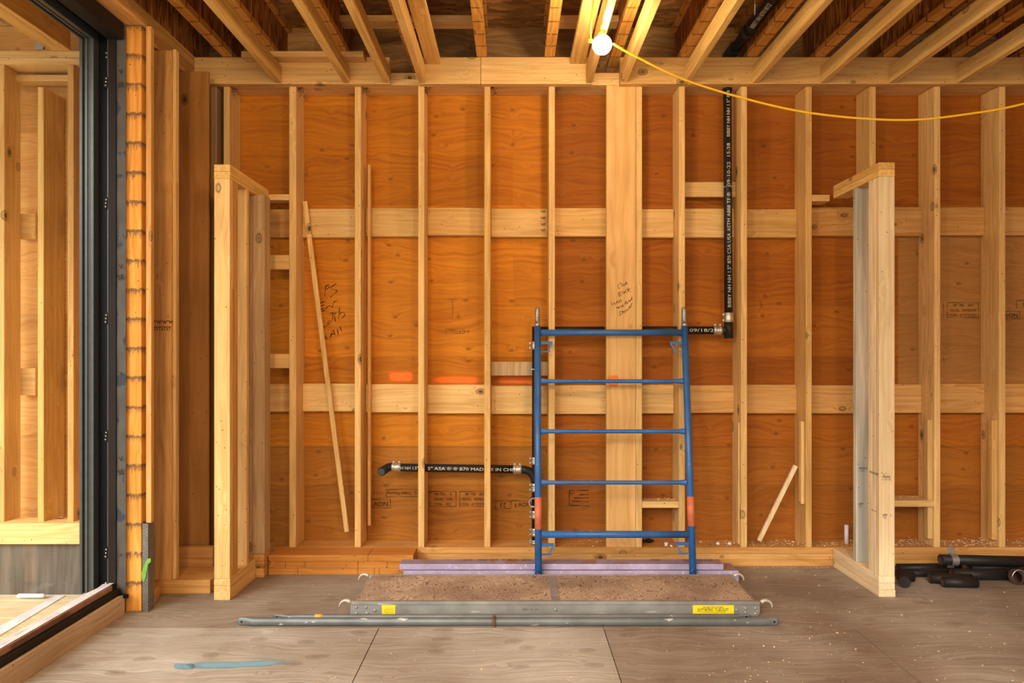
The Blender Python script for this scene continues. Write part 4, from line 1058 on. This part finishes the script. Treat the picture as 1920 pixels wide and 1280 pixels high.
YV = 3.405; rp = 0.0255
V = empty('vent_pipe', P(1365, 600, YV)); tag(V, 'black iron vent pipe with white lettering, vertical then turning left to the wide board', 'pipe')
vt, vb = P(1363.5, 167.5, YV), P(1366, 590, YV)
bm = bmesh.new(); sweep(bm, [vt, vb], rp, 24); sweep(bm, [vt, vt-Vector((0, 0, 0.012))], rp*1.25, 24); link('riser', bm, M['iron'], V)
coupling(V, P(1366, 586, YV), P(1366, 604, YV), rp*1.18)
bm = bmesh.new(); sweep(bm, [P(1366, 603, YV), P(1366.3, 634, YV)], rp*1.08, 24); sweep(bm, [P(1364, 620, YV), P(1350, 619, YV)], rp*1.05, 24); link('tee_fitting', bm, M['iron'], V)
coupling(V, P(1353, 619, YV), P(1337, 619, YV), rp*1.18)
xs2 = edges[8][1]+0.001
bm = bmesh.new(); sweep(bm, [P(1338, 619, YV), Vector((X(1205.5, YV), K*YV, Z(619, YV)))], rp, 24); link('branch_pipe', bm, M['iron'], V)
pipe_text(V, '09/18/2', P(1291, 619.5, YV), P(1336, 619.5, YV), rp, 0.020)
# text reads bottom to top
pipe_text(V, 'BIBBY NH NH 1.5" 870 CSA USA ASTM A888 TF ®', P(1366, 576, YV), P(1364.6, 362, YV), rp, 0.021)
pipe_text(V, '09-10-22  15:38', P(1364.5, 350, YV), P(1364, 270, YV), rp, 0.020)
pipe_text(V, 'BIBBY NH NH 1.5" 870', P(1363.9, 258, YV), P(1363.6, 172, YV), rp, 0.020)
bm = bmesh.new(); c = P(1364.7, 351, YV)
for k in range(10):
    a = PI + PI*k/9
    ball(bm, c+Vector((math.cos(a)*0.030, math.sin(a)*0.030, 0.002*math.sin(k*3))), 0.0045, 6)
link('hanger_chain', bm, M['bolt'], V)

D = empty('drain_pipe', P(870, 877, YV)); tag(D, 'black iron drain with an open elbow, running right to a stack behind the scaffold post', 'pipe')
bm = bmesh.new()
sweep(bm, [P(738, 874, YV), P(728, 876, YV), P(720, 881, YV-0.02), P(715.5, 884, YV-0.045)], rp, 20, rad=[rp*1.02, rp*1.05, rp*1.08, rp*1.1], cap=True)
link('open_elbow', bm, M['iron'], D)
bm = bmesh.new(); e = P(715.2, 884.2, YV-0.0465); d_ = (P(715.5, 884, YV-0.045)-P(720, 881, YV-0.02)).normalized()
sweep(bm, [e, e+d_*0.0015], rp*0.86, 20); link('elbow_mouth', bm, M['frame_g'], D)
coupling(D, P(735, 875, YV), P(752, 875.5, YV), rp*1.18)
bm = bmesh.new(); sweep(bm, [P(750, 876, YV), P(965, 879.5, YV)], rp, 24); link('branch_pipe', bm, M['iron'], D)
pipe_text(D, 'H NH 1.5"', P(752.5, 876.3, YV), P(785, 876.6, YV), rp, 0.019)
pipe_text(D, '5" ASA ® ® B70 MAD', P(803, 877.0, YV), P(907, 878.8, YV), rp, 0.019)
pipe_text(D, 'E IN CHI', P(921, 879, YV), P(961, 879.5, YV), rp, 0.019)
coupling(D, P(962, 879.5, YV), P(978, 879.8, YV), rp*1.18)
xv = 1003.5
bm = bmesh.new(); sweep(bm, [P(976, 880, YV), P(984, 880.5, YV), P(992, 883, YV), P(998.5, 889, YV), P(1002.5, 898, YV), P(xv, 908, YV)], rp, 20, rad=[rp, rp*1.02, rp*1.04, rp*1.04, rp, rp]); link('sweep_bend', bm, M['iron'], D)
bm = bmesh.new(); sweep(bm, [P(1004, 612, YV), P(xv, 1016, YV)], rp*0.86, 20); link('riser', bm, M['iron'], D)
for y0, y1 in ((640, 655), (856, 870), (905, 921), (956, 971), (989, 1004), (1011, 1018)):
    coupling(D, P(xv, y0, YV), P(xv, y1, YV), rp*1.12)
bm = bmesh.new(); c = P(1001, 939, YV); hollow(bm, c+Vector((0, 0.0, 0)), c+Vector((-0.004, -0.05, 0)), 0.031, 0.024, 24, 0, 1); link('trap_outlet', bm, [M['iron'], M['galv']], D)
bm = bmesh.new(); sweep(bm, [P(1011, 619.5, YV), P(1133, 619.5, YV)], rp, 24); link('cross_pipe', bm, M['iron'], D)
bm = bmesh.new(); c = P(996, 692, 3.40); box(bm, c.x-0.012, c.x+0.05, c.y-0.03, c.y-0.027, c.z-0.004, c.z+0.004, 0.001); ball(bm, c+Vector((-0.012, -0.03, 0)), 0.006, 8); link('strap_screw', bm, M['bolt'], D)

# overhead pipe between floor joists
OP = empty('overhead_pipe', (1.42, K*3.2, 3.32)); tag(OP, 'black iron pipe with couplings running overhead between floor joists', 'pipe')
def Pz(px, py, z): yu = (z-H)/(CY-py)*1000; return P(px, py, yu)
zo = 3.275
pa, pb = Pz(1366, 106, zo), Pz(1449, -2, zo)
pb2 = pb + (pb-pa)*3
bm = bmesh.new(); sweep(bm, [pa, pb2], 0.032, 24); link('pipe_run', bm, M['iron'], OP)
dd = (pb-pa)
for f0, f1, r_ in ((0.0, 0.18, 0.040), (0.42, 0.50, 0.041), (0.56, 0.60, 0.037)):
    bm = bmesh.new(); sweep(bm, [pa+dd*f0, pa+dd*f1], r_, 20); link('coupling', bm, M['iron'], OP)
u_ = dd.normalized()
fdir = Vector((0, 0, -1)); fdir = (fdir - u_*fdir.dot(u_)).normalized()
fdir = (fdir + Vector((-0.5, 0, 0))).normalized(); fdir = (fdir-u_*fdir.dot(u_)).normalized()
pipe_text(OP, 'BIBBY NH 870/18/12', pa+dd*0.62, pa+dd*1.0, 0.032, 0.026, face=fdir)
bm = bmesh.new(); c = pa+dd*0.75; sweep(bm, [c+Vector((-0.03, 0, 0)), c+Vector((-0.03, 0, 0.17))], 0.004, 8); link('hanger_wire', bm, M['bolt'], OP)

# ================================================================== SMALL STUBS ON THE SOLE PLATE
def stub(px, y0, y1, wpx, yu, label, lean=0):
    bm = bmesh.new(); r = wpx/2*yu/1000; zb_ = ZPL
    hollow(bm, Vector((X(px, yu), K*yu, zb_+0.0005)), Vector((X(px+lean, yu), K*yu, Z(y0, yu))), r, r*0.75, 16)
    tag(link('plastic_stub', bm, M['pvc']), label, 'pipe stub', 'white plastic stubs on the sole plate')
stub(1587, 984, 1022, 7.5, 3.42, 'tallest white plastic stub, beside the right half wall')
stub(1249, 1017, 1030, 7, 3.385, 'white plastic stub just left of the scaffold frame\'s right post', 0)
stub(1258, 1022, 1030, 6, 3.375, 'short white stub tucked beside another left of the right scaffold post', 1.5)
stub(1346, 1017, 1022, 7, 3.41, 'left one of the two tiny white stubs right of the scaffold frame')
stub(1368, 1017, 1022, 7, 3.41, 'right one of the two tiny white stubs right of the scaffold frame')

# ================================================================== BLACK PIPE OFFCUTS
def offcut(a, b, ro, label, name='pipe_offcut', group='black pipe offcuts on the floor', mat='iron', extra=None):
    bm = bmesh.new(); hollow(bm, a, b, ro, ro*0.82, 24, 0, 1)
    return tag(link(name, bm, [M[mat], M['ironin']]), label, 'pipe', group)
def G(px, yu, r): return Vector((X(px, yu), K*yu, r+0.0008))
offcut(G(1683, 3.265, 0.026), G(1800, 3.275, 0.026), 0.026, 'rear long black pipe with chalky lettering, against the sole plate')
offcut(G(1682, 3.195, 0.022), G(1778, 3.205, 0.022), 0.022, 'black pipe with a white lettered stripe, second from the wall')
big = offcut(Vector((X(1770, 3.16), K*3.185, 0.110)), Vector((X(1960, 3.2), K*3.215, 0.085)), 0.030, 'largest black pipe with rusty open mouth and silver hanger on top of the pile')
offcut(G(1743, 3.11, 0.031), G(1822, 3.09, 0.031), 0.031, 'dark pipe section left behind the short front stub')
offcut(G(1785, 3.135+0.02, 0.033), G(1888, 3.135+0.02, 0.033), 0.033, 'long smooth black pipe under the hanger, right of centre in the pile')
offcut(G(1768, 3.055, 0.031), G(1831, 3.045, 0.031), 0.029, 'short stub of black pipe nearest the camera')
offcut(G(1818, 3.25, 0.030), G(1960, 3.27, 0.030), 0.030, 'black pipe behind the largest one at the right edge')
bm = bmesh.new(); c = (X(1797, 3.15))
ctr = Vector((c, K*3.189, 0.106))
prof = []
for i in range(22):
    a = math.radians(-125 + i*250/21); prof.append((ctr.y-0.0335*math.cos(a), ctr.z+0.0335*math.sin(a)))
prof = [(prof[0][0]+0.004, prof[0][1]-0.026)] + prof + [(prof[-1][0]+0.0, prof[-1][1]+0.045)]
inner = [(y+(0.002 if True else 0), z) for y, z in prof]
for i in range(len(prof)-1):
    (ya, za), (yb_, zb_) = prof[i], prof[i+1]
    dy, dz = yb_-ya, zb_-za; l = math.hypot(dy, dz); ny, nz = -dz/l*0.0012, dy/l*0.0012
    vs = [bm.verts.new((xx, y, z)) for xx in (c-0.02, c+0.02) for y, z in ((ya-ny, za-nz), (yb_-ny, zb_-nz), (yb_+ny, zb_+nz), (ya+ny, za+nz))]
    for fc in ((0, 1, 2, 3), (4, 5, 6, 7), (0, 1, 5, 4), (1, 2, 6, 5), (2, 3, 7, 6), (3, 0, 4, 7)): bm.faces.new([vs[k] for k in fc])
tag(link('pipe_hanger', bm, M['galv']), 'silver steel hanger clamped round the largest black pipe', 'hanger')
T = bmesh.new()
hollow(T, G(1684, 3.14, 0.03), G(1713, 3.13, 0.03), 0.030, 0.024, 20, 0, 1)
sweep(T, [G(1696, 3.13, 0.03), G(1696, 3.055, 0.03)], 0.028, 20)
sweep(T, [G(1696, 3.062, 0.032), G(1696, 3.045, 0.032)], 0.0315, 20)
tag(link('pipe_fitting', T, [M['iron'], M['ironin']]), 'black branch fitting lying beside the foot of the right half wall', 'fitting')
T = bmesh.new()
hollow(T, G(1905, 3.09, 0.045), G(1932, 3.14, 0.045), 0.044, 0.034, 24, 0, 1)
f_ = tag(link('pipe_fitting', T, [M['iron'], M['ironin']]), 'black bell fitting with a wire clamp at the right edge of the picture', 'fitting')
bm = bmesh.new(); cc = G(1908, 3.085, 0.045)
sweep(bm, [cc+Vector((-0.040*math.cos(a), -0.012, 0.046*math.sin(a))) for a in [PI*k/10 for k in range(11)]], 0.003, 8); sweep(bm, [cc+Vector((0.03, -0.014, -0.005)), cc+Vector((0.03, -0.016, -0.043))], 0.003, 8)
link('wire_clamp', bm, M['bolt'], f_)

# ================================================================== SHAVINGS
def flakes(name, items, label, group=None):
    bm = bmesh.new()
    for (x, y, z, s) in items:
        a = random.random()*6.28; t = random.uniform(-.6, .6); l = s*random.uniform(.6, 1.5); w_ = s*random.uniform(.3, .8)
        u = Vector((math.cos(a), math.sin(a), t*0.5)).normalized()*l/2; v = Vector((-math.sin(a), math.cos(a), random.uniform(-.5, .5))).normalized()*w_/2
        c = Vector((x, y, z+s*0.25))
        q = [bm.verts.new(c-u-v), bm.verts.new(c+u-v), bm.verts.new(c+u+v+Vector((0, 0, s*.15))), bm.verts.new(c-u+v)]
        bm.faces.new(q)
    return tag(link(name, bm, M['chip']), label, 'shavings', kind='stuff')
it = []
for a, b, n in ((9, 10, 260), (10, 11, 170), (11, 12, 420), (12, 13, 520), (13, None, 260), (8, 9, 90), (6, 7, 60)):
    x0 = edges[a][1]; x1 = edges[b][0] if b else x0+0.36
    if a == 6: x1 = bx[0]-0.012
    for k in range(n):
        t = random.random(); u = random.random()
        # drifts heap towards the stud on the right of each bay
        x = x0 + (x1-x0)*(t**0.6 if random.random() < .7 else t)
        hp = (x-x0)/(x1-x0)
        y = K*YS+0.01 + (DS-0.02)*random.random()
        z = ZPL + 0.001 + random.random()**2*0.035*max(0, hp-0.3)*(n > 200)
        it.append((x, y, z, random.uniform(.004, .011)))
flakes('plate_shavings', it, 'pale shavings heaped on the sole plates between the right hand studs')
it = []
for sh in (shelf1, shelf2):
    b = [sh.matrix_basis @ Vector(c) for c in sh.bound_box]
    for k in range(120):
        it.append((random.uniform(min(v.x for v in b), max(v.x for v in b)), random.uniform(min(v.y for v in b)+.005, max(v.y for v in b)), max(v.z for v in b)+random.random()**2*0.012, random.uniform(.004, .010)))
flakes('shelf_shavings', it, 'pale shavings lying on the two low shelf blocks')
it = []
while len(it) < 420:
    px = random.uniform(560, 1930); py = random.uniform(1066, 1285)
    if random.random() > 0.25 + 0.75*(px > 1300): continue
    yu = H/(py-CY)*1000
    x = X(px, yu)
    if dx0-0.1 < x < dx1+0.12 and 2.58 < yu < 3.3: continue
    if xr0-0.02 < x < xr1+0.02 and yu > 2.9: continue
    if x > 4.2 or yu > 3.34 or (px > 1660 and yu > 3.0): continue
    it.append((x, K*yu, 0.0008, random.choice((.003, .004, .004, .006, .009))))
for k in range(150):
    t = random.random(); it.append((X(1400+160*t, 3.33), K*(3.352-random.random()*0.03), 0.0008, random.uniform(.003, .007)))
flakes('floor_shavings', it, 'pale wood shavings scattered over the plywood floor')
bm = bmesh.new()
for k in range(14):
    ball(bm, P(1212+random.uniform(-7, 12), 1014+random.uniform(-3, 2), 3.44)+Vector((0, random.uniform(-.02, .02), 0)), random.uniform(.006, .013), 8, sc=(1.4, 1, .7))
for v in bm.verts: v.co.z = max(v.co.z, ZPL+0.001)
tag(link('dark_rag', bm, M['ink']), 'crumpled dark scrap on the sole plate right of the wide board', 'rag')

# ================================================================== BULB AND CORD
YBU = 2.70
LB = empty('hanging_bulb', P(1129, 84, YBU)); tag(LB, 'glowing white globe bulb hanging under the ceiling joists', 'light bulb')
bm = bmesh.new(); ball(bm, P(1129, 84, YBU), 0.0485, 32); gl = link('globe', bm, M['bulb'], LB)
bm = bmesh.new(); c = P(1129, 84, YBU); sweep(bm, [c+Vector((0, 0.012, 0.044)), c+Vector((0, 0.015, 0.075))], 0.019, 16); link('socket', bm, M['cord'], LB)
def catm(pts, n=12):
    out = []
    for i in range(len(pts)-1):
        p0, p1, p2, p3 = pts[max(i-1, 0)], pts[i], pts[i+1], pts[min(i+2, len(pts)-1)]
        for k in range(n):
            t = k/n; out.append(0.5*((2*p1)+(p2-p0)*t+(2*p0-5*p1+4*p2-p3)*t*t+(3*p1-p0-3*p2+p3)*t**3))
    out.append(pts[-1]); return out
cp = [P(1149.5, 82, YBU), P(1190, 105, 2.69), P(1290, 152, 2.66), P(1440, 196, 2.62), P(1560, 217, 2.59), P(1700, 225, 2.56), P(1820, 213, 2.53), P(1925, 193, 2.50), P(2100, 140, 2.45), P(2250, 60, 2.40)]
bm = bmesh.new(); sweep(bm, catm(cp), 0.0056, 10); tag(link('power_cord', bm, M['cord']), 'yellow power cord sagging from the bulb to the right edge', 'cord')
cp = [P(1108, 80, YBU), P(1107, 60, YBU), P(1110, 30, 2.66), P(1113, 0, 2.62), P(1114, -40, 2.58)]
bm = bmesh.new(); sweep(bm, catm(cp), 0.0050, 10)
bc = P(1107, 77, YBU); box(bm, bc.x-0.011, bc.x+0.011, bc.y-0.006, bc.y+0.006, bc.z-0.005, bc.z+0.008, 0.001)
tag(link('power_cord', bm, M['cord']), 'yellow power cord rising straight up left of the bulb', 'cord')
ld = bpy.data.lights.new('bulb_light', 'POINT'); ld.energy = 55; ld.color = (1.0, 0.63, 0.25); ld.shadow_soft_size = 0.05
lo = bpy.data.objects.new('bulb_light', ld); lo.location = P(1129, 84, YBU); COL.objects.link(lo)
# unseen point lights added behind the camera, standing in for more string bulbs
for k, (bx_, by_) in enumerate(((-1.1, 0.5), (1.1, 0.1))):
    l2 = bpy.data.lights.new('unseen_bulb_light', 'POINT'); l2.energy = 58; l2.color = (1.0, 0.70, 0.34); l2.shadow_soft_size = 0.15
    o2 = bpy.data.objects.new('unseen_bulb_light', l2); o2.location = (bx_, by_, 2.82); COL.objects.link(o2)

# ================================================================== SLIDING DOOR
yj_ = 2.75
DO = empty('door_1', (X(190, yj_), K*yj_, 0)); tag(DO, kind='structure')
y_back = K*yj_+0.05
YN = -2.0   # near end of the door run (behind the camera)
zs, zh = 0.10, 2.962
# jamb: stepped profile, (x px range at yj_, depth step, material)
steps = [(146, 150, 0.012, 'frame_g'), (150, 154, 0.0, 'frame_g'), (154, 158, 0.02, 'frame_g'), (158, 163, 0.004, 'frame_g'), (163, 164.5, 0.03, 'frame_k'), (164.5, 167, 0.006, 'frame_g'),
         (167, 168.5, 0.03, 'frame_k'), (168.5, 175, 0.002, 'frame_g'), (175, 194, 0.045, 'frame_k'), (194, 201, 0.035, 'frame_g'), (201, 203.5, 0.0, 'frame_g'), (203.5, 218, -0.004, 'frame_b')]
for mt in ('frame_g', 'frame_k', 'frame_b'):
    bj, bh = bmesh.new(), bmesh.new()
    for a, b, d, m_ in steps:
        if m_ != mt: continue
        box(bj, X(a, yj_), X(b, yj_), K*yj_+d, K*yj_+0.09, zs, 3.03, 0.0006)
        box(bh, X(a, yj_), X(b, yj_), YN, K*yj_+d, zh+d*1.0 + (0.0), 3.035, 0.0006)
    nm = {'frame_g': 'track', 'frame_k': 'groove', 'frame_b': 'frame'}[mt]
    link('jamb_'+nm, bj, M[mt], DO); link('head_'+nm, bh, M[mt], DO)
bm = bmesh.new(); box(bm, X(203.5, yj_), -2.004, YN, K*yj_-0.005, 2.955, 3.038, 0.002); link('head_cover', bm, M['frame_b'], DO)
# latch keepers on the jamb
for py in (154, 381, 597, 817, 1036):
    bm = bmesh.new(); c = P(198.5, py, yj_); box(bm, c.x-0.009, c.x+0.010, c.y-0.003, c.y+0.034, c.z-0.03, c.z+0.03, 0.001)
    kp = link('latch_keeper', bm, M['frame_k'], DO)
    bm = bmesh.new()
    for dz in (-0.018, 0.0, 0.018): ball(bm, (c.x+0.003+dz*0.1, c.y-0.004, c.z+dz), 0.0045, 8)
    link('keeper_screw', bm, M['bolt'], kp)
for pp in ((191, 93), (191, 101), (190, 1097)):
    c = P(pp[0], pp[1], yj_); bm = bmesh.new(); ball(bm, (c.x, c.y+0.042, c.z), 0.005, 8); link('keeper_screw', bm, M['bolt'], DO)
# membrane wrap beside the jamb with printing
bm = bmesh.new()
n = 60
rows_ = []
for i in range(n+1):
    z = 0.0 + 3.03*i/n
    wv_ = 0.004*math.sin(i*1.3)+0.003*math.sin(i*0.37)
    rows_.append([bm.verts.new((X(217.5+(235.3-217.5)*j/4, yj_), K*yj_+0.004+wv_*(j % 2), z)) for j in range(5)])
for i in range(n):
    for j in range(4): bm.faces.new((rows_[i][j], rows_[i][j+1], rows_[i+1][j+1], rows_[i+1][j]))
for f in bm.faces: f.smooth = True
mem = link('flashing_membrane', bm, M['membrane'], DO)
for py, s in ((135, 'V'), (160, 'SE'), (500, 'V'), (520, 'SE'), (700, '>'), (860, 'V'), (885, 'SE'), (330, '>'), (1040, '>')):
    place_text('membrane_lettering', s, 228, py, 9, yj_, M['ink'], mem, 0.25, off=0.006)
# sill
bm = bmesh.new(); box(bm, -2.02, -2.0005, YN, K*yj_-0.002, -0.05, 0.10, 0.001); link('sill_board', bm, M['sillw'], DO)
bm = bmesh.new(); prism(bm, [(-2.021, 0.02), (-2.021, 0.128), (-2.044, 0.131), (-2.046, 0.155), (-2.10, 0.155), (-2.10, 0.02)], YN, K*yj_-0.003); link('sill_frame', bm, M['frame_b'], DO)
bm = bmesh.new(); prism(bm, [(-2.0435, 0.1325), (-2.0450, 0.1572), (-2.062, 0.1572), (-2.062, 0.1555), (-2.0468, 0.1555), (-2.0452, 0.1325)], YN, K*2.72); link('printed_film', bm, M['frame_br'], DO)
bm = bmesh.new()
for k in range(7): 
    for q in range(5):
        z = 0.136+q*0.004
        y0 = K*(2.18+0.03*0)
        box(bm, -2.0434, -2.0428, K*2.17, K*2.46, z, z+0.0009, 0)
    break
link('film_lettering', bm, M['frame_k'], DO)
# wrinkled white film over the tracks
bm = bmesh.new(); ny_, nx_ = 90, 9; rr = []
for i in range(ny_+1):
    y = YN + (K*yj_-0.01-YN)*i/ny_
    row = []
    for j in range(nx_+1):
        t = j/nx_; x = -2.052 - 0.06*t - 0.010*t*mnoise.noise(Vector((y*6, 0, 1)))*2
        z = 0.160 - 0.004*t + 0.007*mnoise.noise(Vector((y*7, t*5, 0)))*min(1, t*4)
        row.append(bm.verts.new((x, y, z)))
    rr.append(row)
for i in range(ny_):
    for j in range(nx_): f = bm.faces.new((rr[i][j], rr[i][j+1], rr[i+1][j+1], rr[i+1][j])); f.smooth = True
link('protective_film', bm, M['film'], DO)
bm = bmesh.new(); box(bm, -2.25, -2.101, YN, K*yj_-0.003, -0.18, 0.085, 0.001); link('track_bed', bm, M['deckout'], DO)
bm = bmesh.new(); box(bm, -2.236, -2.230, YN, K*yj_+0.01, 0.087, zh+0.01, 0); link('glass_pane', bm, M['glass'], DO)
bm = bmesh.new(); box(bm, X(203, yj_), X(243, yj_), K*yj_-0.02, K*yj_-0.006, Z(1119, yj_), Z(1112, yj_), 0.002); box(bm, X(205, yj_), X(232, yj_), K*yj_-0.03, K*yj_-0.006, Z(1135, yj_), Z(1110, yj_), 0.004)
link('corner_bracket', bm, M['frame_k'], DO)

# ================================================================== OUTSIDE
YE = 3.36; YEP = 3.53
OX0 = -5.5
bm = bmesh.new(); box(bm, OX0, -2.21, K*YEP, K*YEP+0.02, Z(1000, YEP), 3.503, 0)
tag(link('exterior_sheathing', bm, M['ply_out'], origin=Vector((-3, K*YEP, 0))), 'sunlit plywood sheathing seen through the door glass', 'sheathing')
def ext(name, x0, x1, y0, y1, yu, d, mat, label, cat, group=None, **k): return lum(name, x0, x1, y0, y1, yu, d, mat, label, cat, group, **k)
ext('exterior_stud', -6, 8, 121, 980, YE, 0.15, M['pine_z'], 'leftmost outdoor stud at the picture edge, seen through the glass', 'stud', 'outdoor studs seen through the door glass')
ext('exterior_stud', 70.5, 82, 163, 980, YE+0.001, 0.21, M['joist_z'], 'outdoor stud with the long amber side, middle one seen through the glass', 'stud', 'outdoor studs seen through the door glass')
ext('exterior_stud', 126.5, 138, 121, 980, YE, 0.15, M['pine_z'], 'outdoor stud nearest the black door jamb', 'stud', 'outdoor studs seen through the door glass')
ext('exterior_plate', 0, 0, 95, 108, YE, 0.15, M['pine_x'], 'upper outdoor top plate above the outdoor studs', 'plate', 'outdoor top plates', xw=(OX0, -2.21))
ext('exterior_plate', 0, 0, 108.4, 120.6, YE, 0.15, M['pine_x'], 'lower outdoor top plate above the outdoor studs', 'plate', 'outdoor top plates', xw=(OX0, -2.21))
ext('exterior_plate', 0, 0, 140, 152, 3.44, 0.08, M['pine_x'], 'recessed outdoor plate over the middle outdoor stud', 'plate', 'outdoor top plates', xw=(X(9, 3.44), X(137, 3.44)-0.03))
for k, (y0, y1) in enumerate(((400, 448), (690, 741))):
    for q, (a, b) in enumerate(((36, 66), (127, 140))):
        ext('exterior_backing', a, b, y0, y1, 3.49, 0.038, M['pine_x'], '%s outdoor backing board %s the middle outdoor stud' % (('upper', 'lower')[k], ('left of', 'right of')[q]), 'board', 'outdoor backing boards')
ext('exterior_sill', 0, 0, 980.6, 1020, YE-0.03, 0.16, M['pine_x'], 'pale outdoor sill timber under the outdoor studs', 'plate', xw=(OX0, -2.26))
bm = bmesh.new(); box(bm, OX0, -2.26, K*YE, K*YE+0.02, -0.18, Z(1020.5, YE-0.03), 0)  # one dark grey panel fills the area below the outdoor sill
tag(link('grey_panel', bm, M['darkpanel']), 'dark grey panel below the outdoor sill', 'panel')
bm = bmesh.new()
for i in range(24):
    y0 = YN + i*0.29
    if y0 > K*YE: break
    box(bm, OX0, -2.255, y0, min(y0+0.284, K*YE-0.002), -0.22, -0.18, 0.003)
tag(link('exterior_deck', bm, M['deckout']), 'pale plank deck outside the sliding door', 'deck')
bm = bmesh.new(); zdk = -0.179
def Dk(px, py): yu = (H-zdk)/(py-CY)*1000; return (X(px, yu), K*yu)
prism(bm, [Dk(-40, 1216), Dk(-40, 1196), Dk(105, 1117), Dk(122, 1117)], zdk, zdk+0.004, 'z')
tag(link('plastic_strip', bm, M['film']), 'bluish plastic strip lying diagonally on the outdoor deck', 'strip')
bm = bmesh.new(); a = P(32, 1111, YE-0.06); b = P(84, 1111, YE-0.06); sweep(bm, [a, a+(b-a)*0.06, b-(b-a)*0.06, b], 0.014, 12, rad=[0.006, 0.013, 0.013, 0.006])
for v in bm.verts: v.co.z = max(v.co.z-0.018, -0.1785)
tag(link('white_tube', bm, M['pvc']), 'short white tube at the foot of the grey panel outside', 'tube')
bm = bmesh.new(); box(bm, X(95, YE), X(133, YE), -0.5, K*YE-0.001, 3.245, 3.5, 0.003)
tag(link('exterior_beam', bm, M['joist_y']), 'heavy timber beam overhead outside the door', 'beam')
bm = bmesh.new(); box(bm, OX0, -2.06, 1.6, K*YEP+0.02, 3.505, 3.53, 0)
tag(link('exterior_soffit', bm, M['osb_out']), 'pale strand board soffit overhead outside the door', 'soffit')
bm = bmesh.new(); box(bm, X(66, YE-.01), X(82, YE-.01), K*YE-0.016, K*YE-0.001, Z(94, YE), Z(78, YE), 0.001)
tag(link('joist_bracket', bm, M['galv']), 'small metal bracket at the far end of the outdoor beam', 'bracket')

# ================================================================== LIGHT, CAMERA
wd = bpy.data.worlds.new('World'); S.world = wd; wd.use_nodes = True
wn = wd.node_tree.nodes; wl = wd.node_tree.links; wn.clear()
bg = wn.new('ShaderNodeBackground'); wo = wn.new('ShaderNodeOutputWorld')
bg.inputs[0].default_value = (1.0, 0.97, 0.93, 1); bg.inputs[1].default_value = 0.62
wl.new(bg.outputs[0], wo.inputs[0])

sd = bpy.data.lights.new('soft_sun', 'SUN'); sd.energy = 2.9; sd.color = (1.0, 0.95, 0.87); sd.angle = math.radians(50)
so = bpy.data.objects.new('soft_sun', sd); COL.objects.link(so); so.location = (-4, -4, 4)
so.rotation_euler = Vector((0.50, 1.0, -0.80)).to_track_quat('-Z', 'Y').to_euler()
cam = bpy.data.cameras.new('Camera'); co = bpy.data.objects.new('Camera', cam); COL.objects.link(co)
co.location = (0, 0, H); co.rotation_euler = (math.pi/2, 0, 0)
cam.sensor_width = 36; cam.lens = 36*1000*K/1920; cam.sensor_fit = 'HORIZONTAL'
cam.shift_x = -(CX-960)/1920; cam.shift_y = (CY-640)/1920
cam.clip_start = 0.05
S.camera = co
S.view_settings.view_transform = 'Standard'; S.view_settings.look = 'None'
S.view_settings.exposure = 1.15; S.view_settings.gamma = 1.0
S.view_settings.use_curve_mapping = False
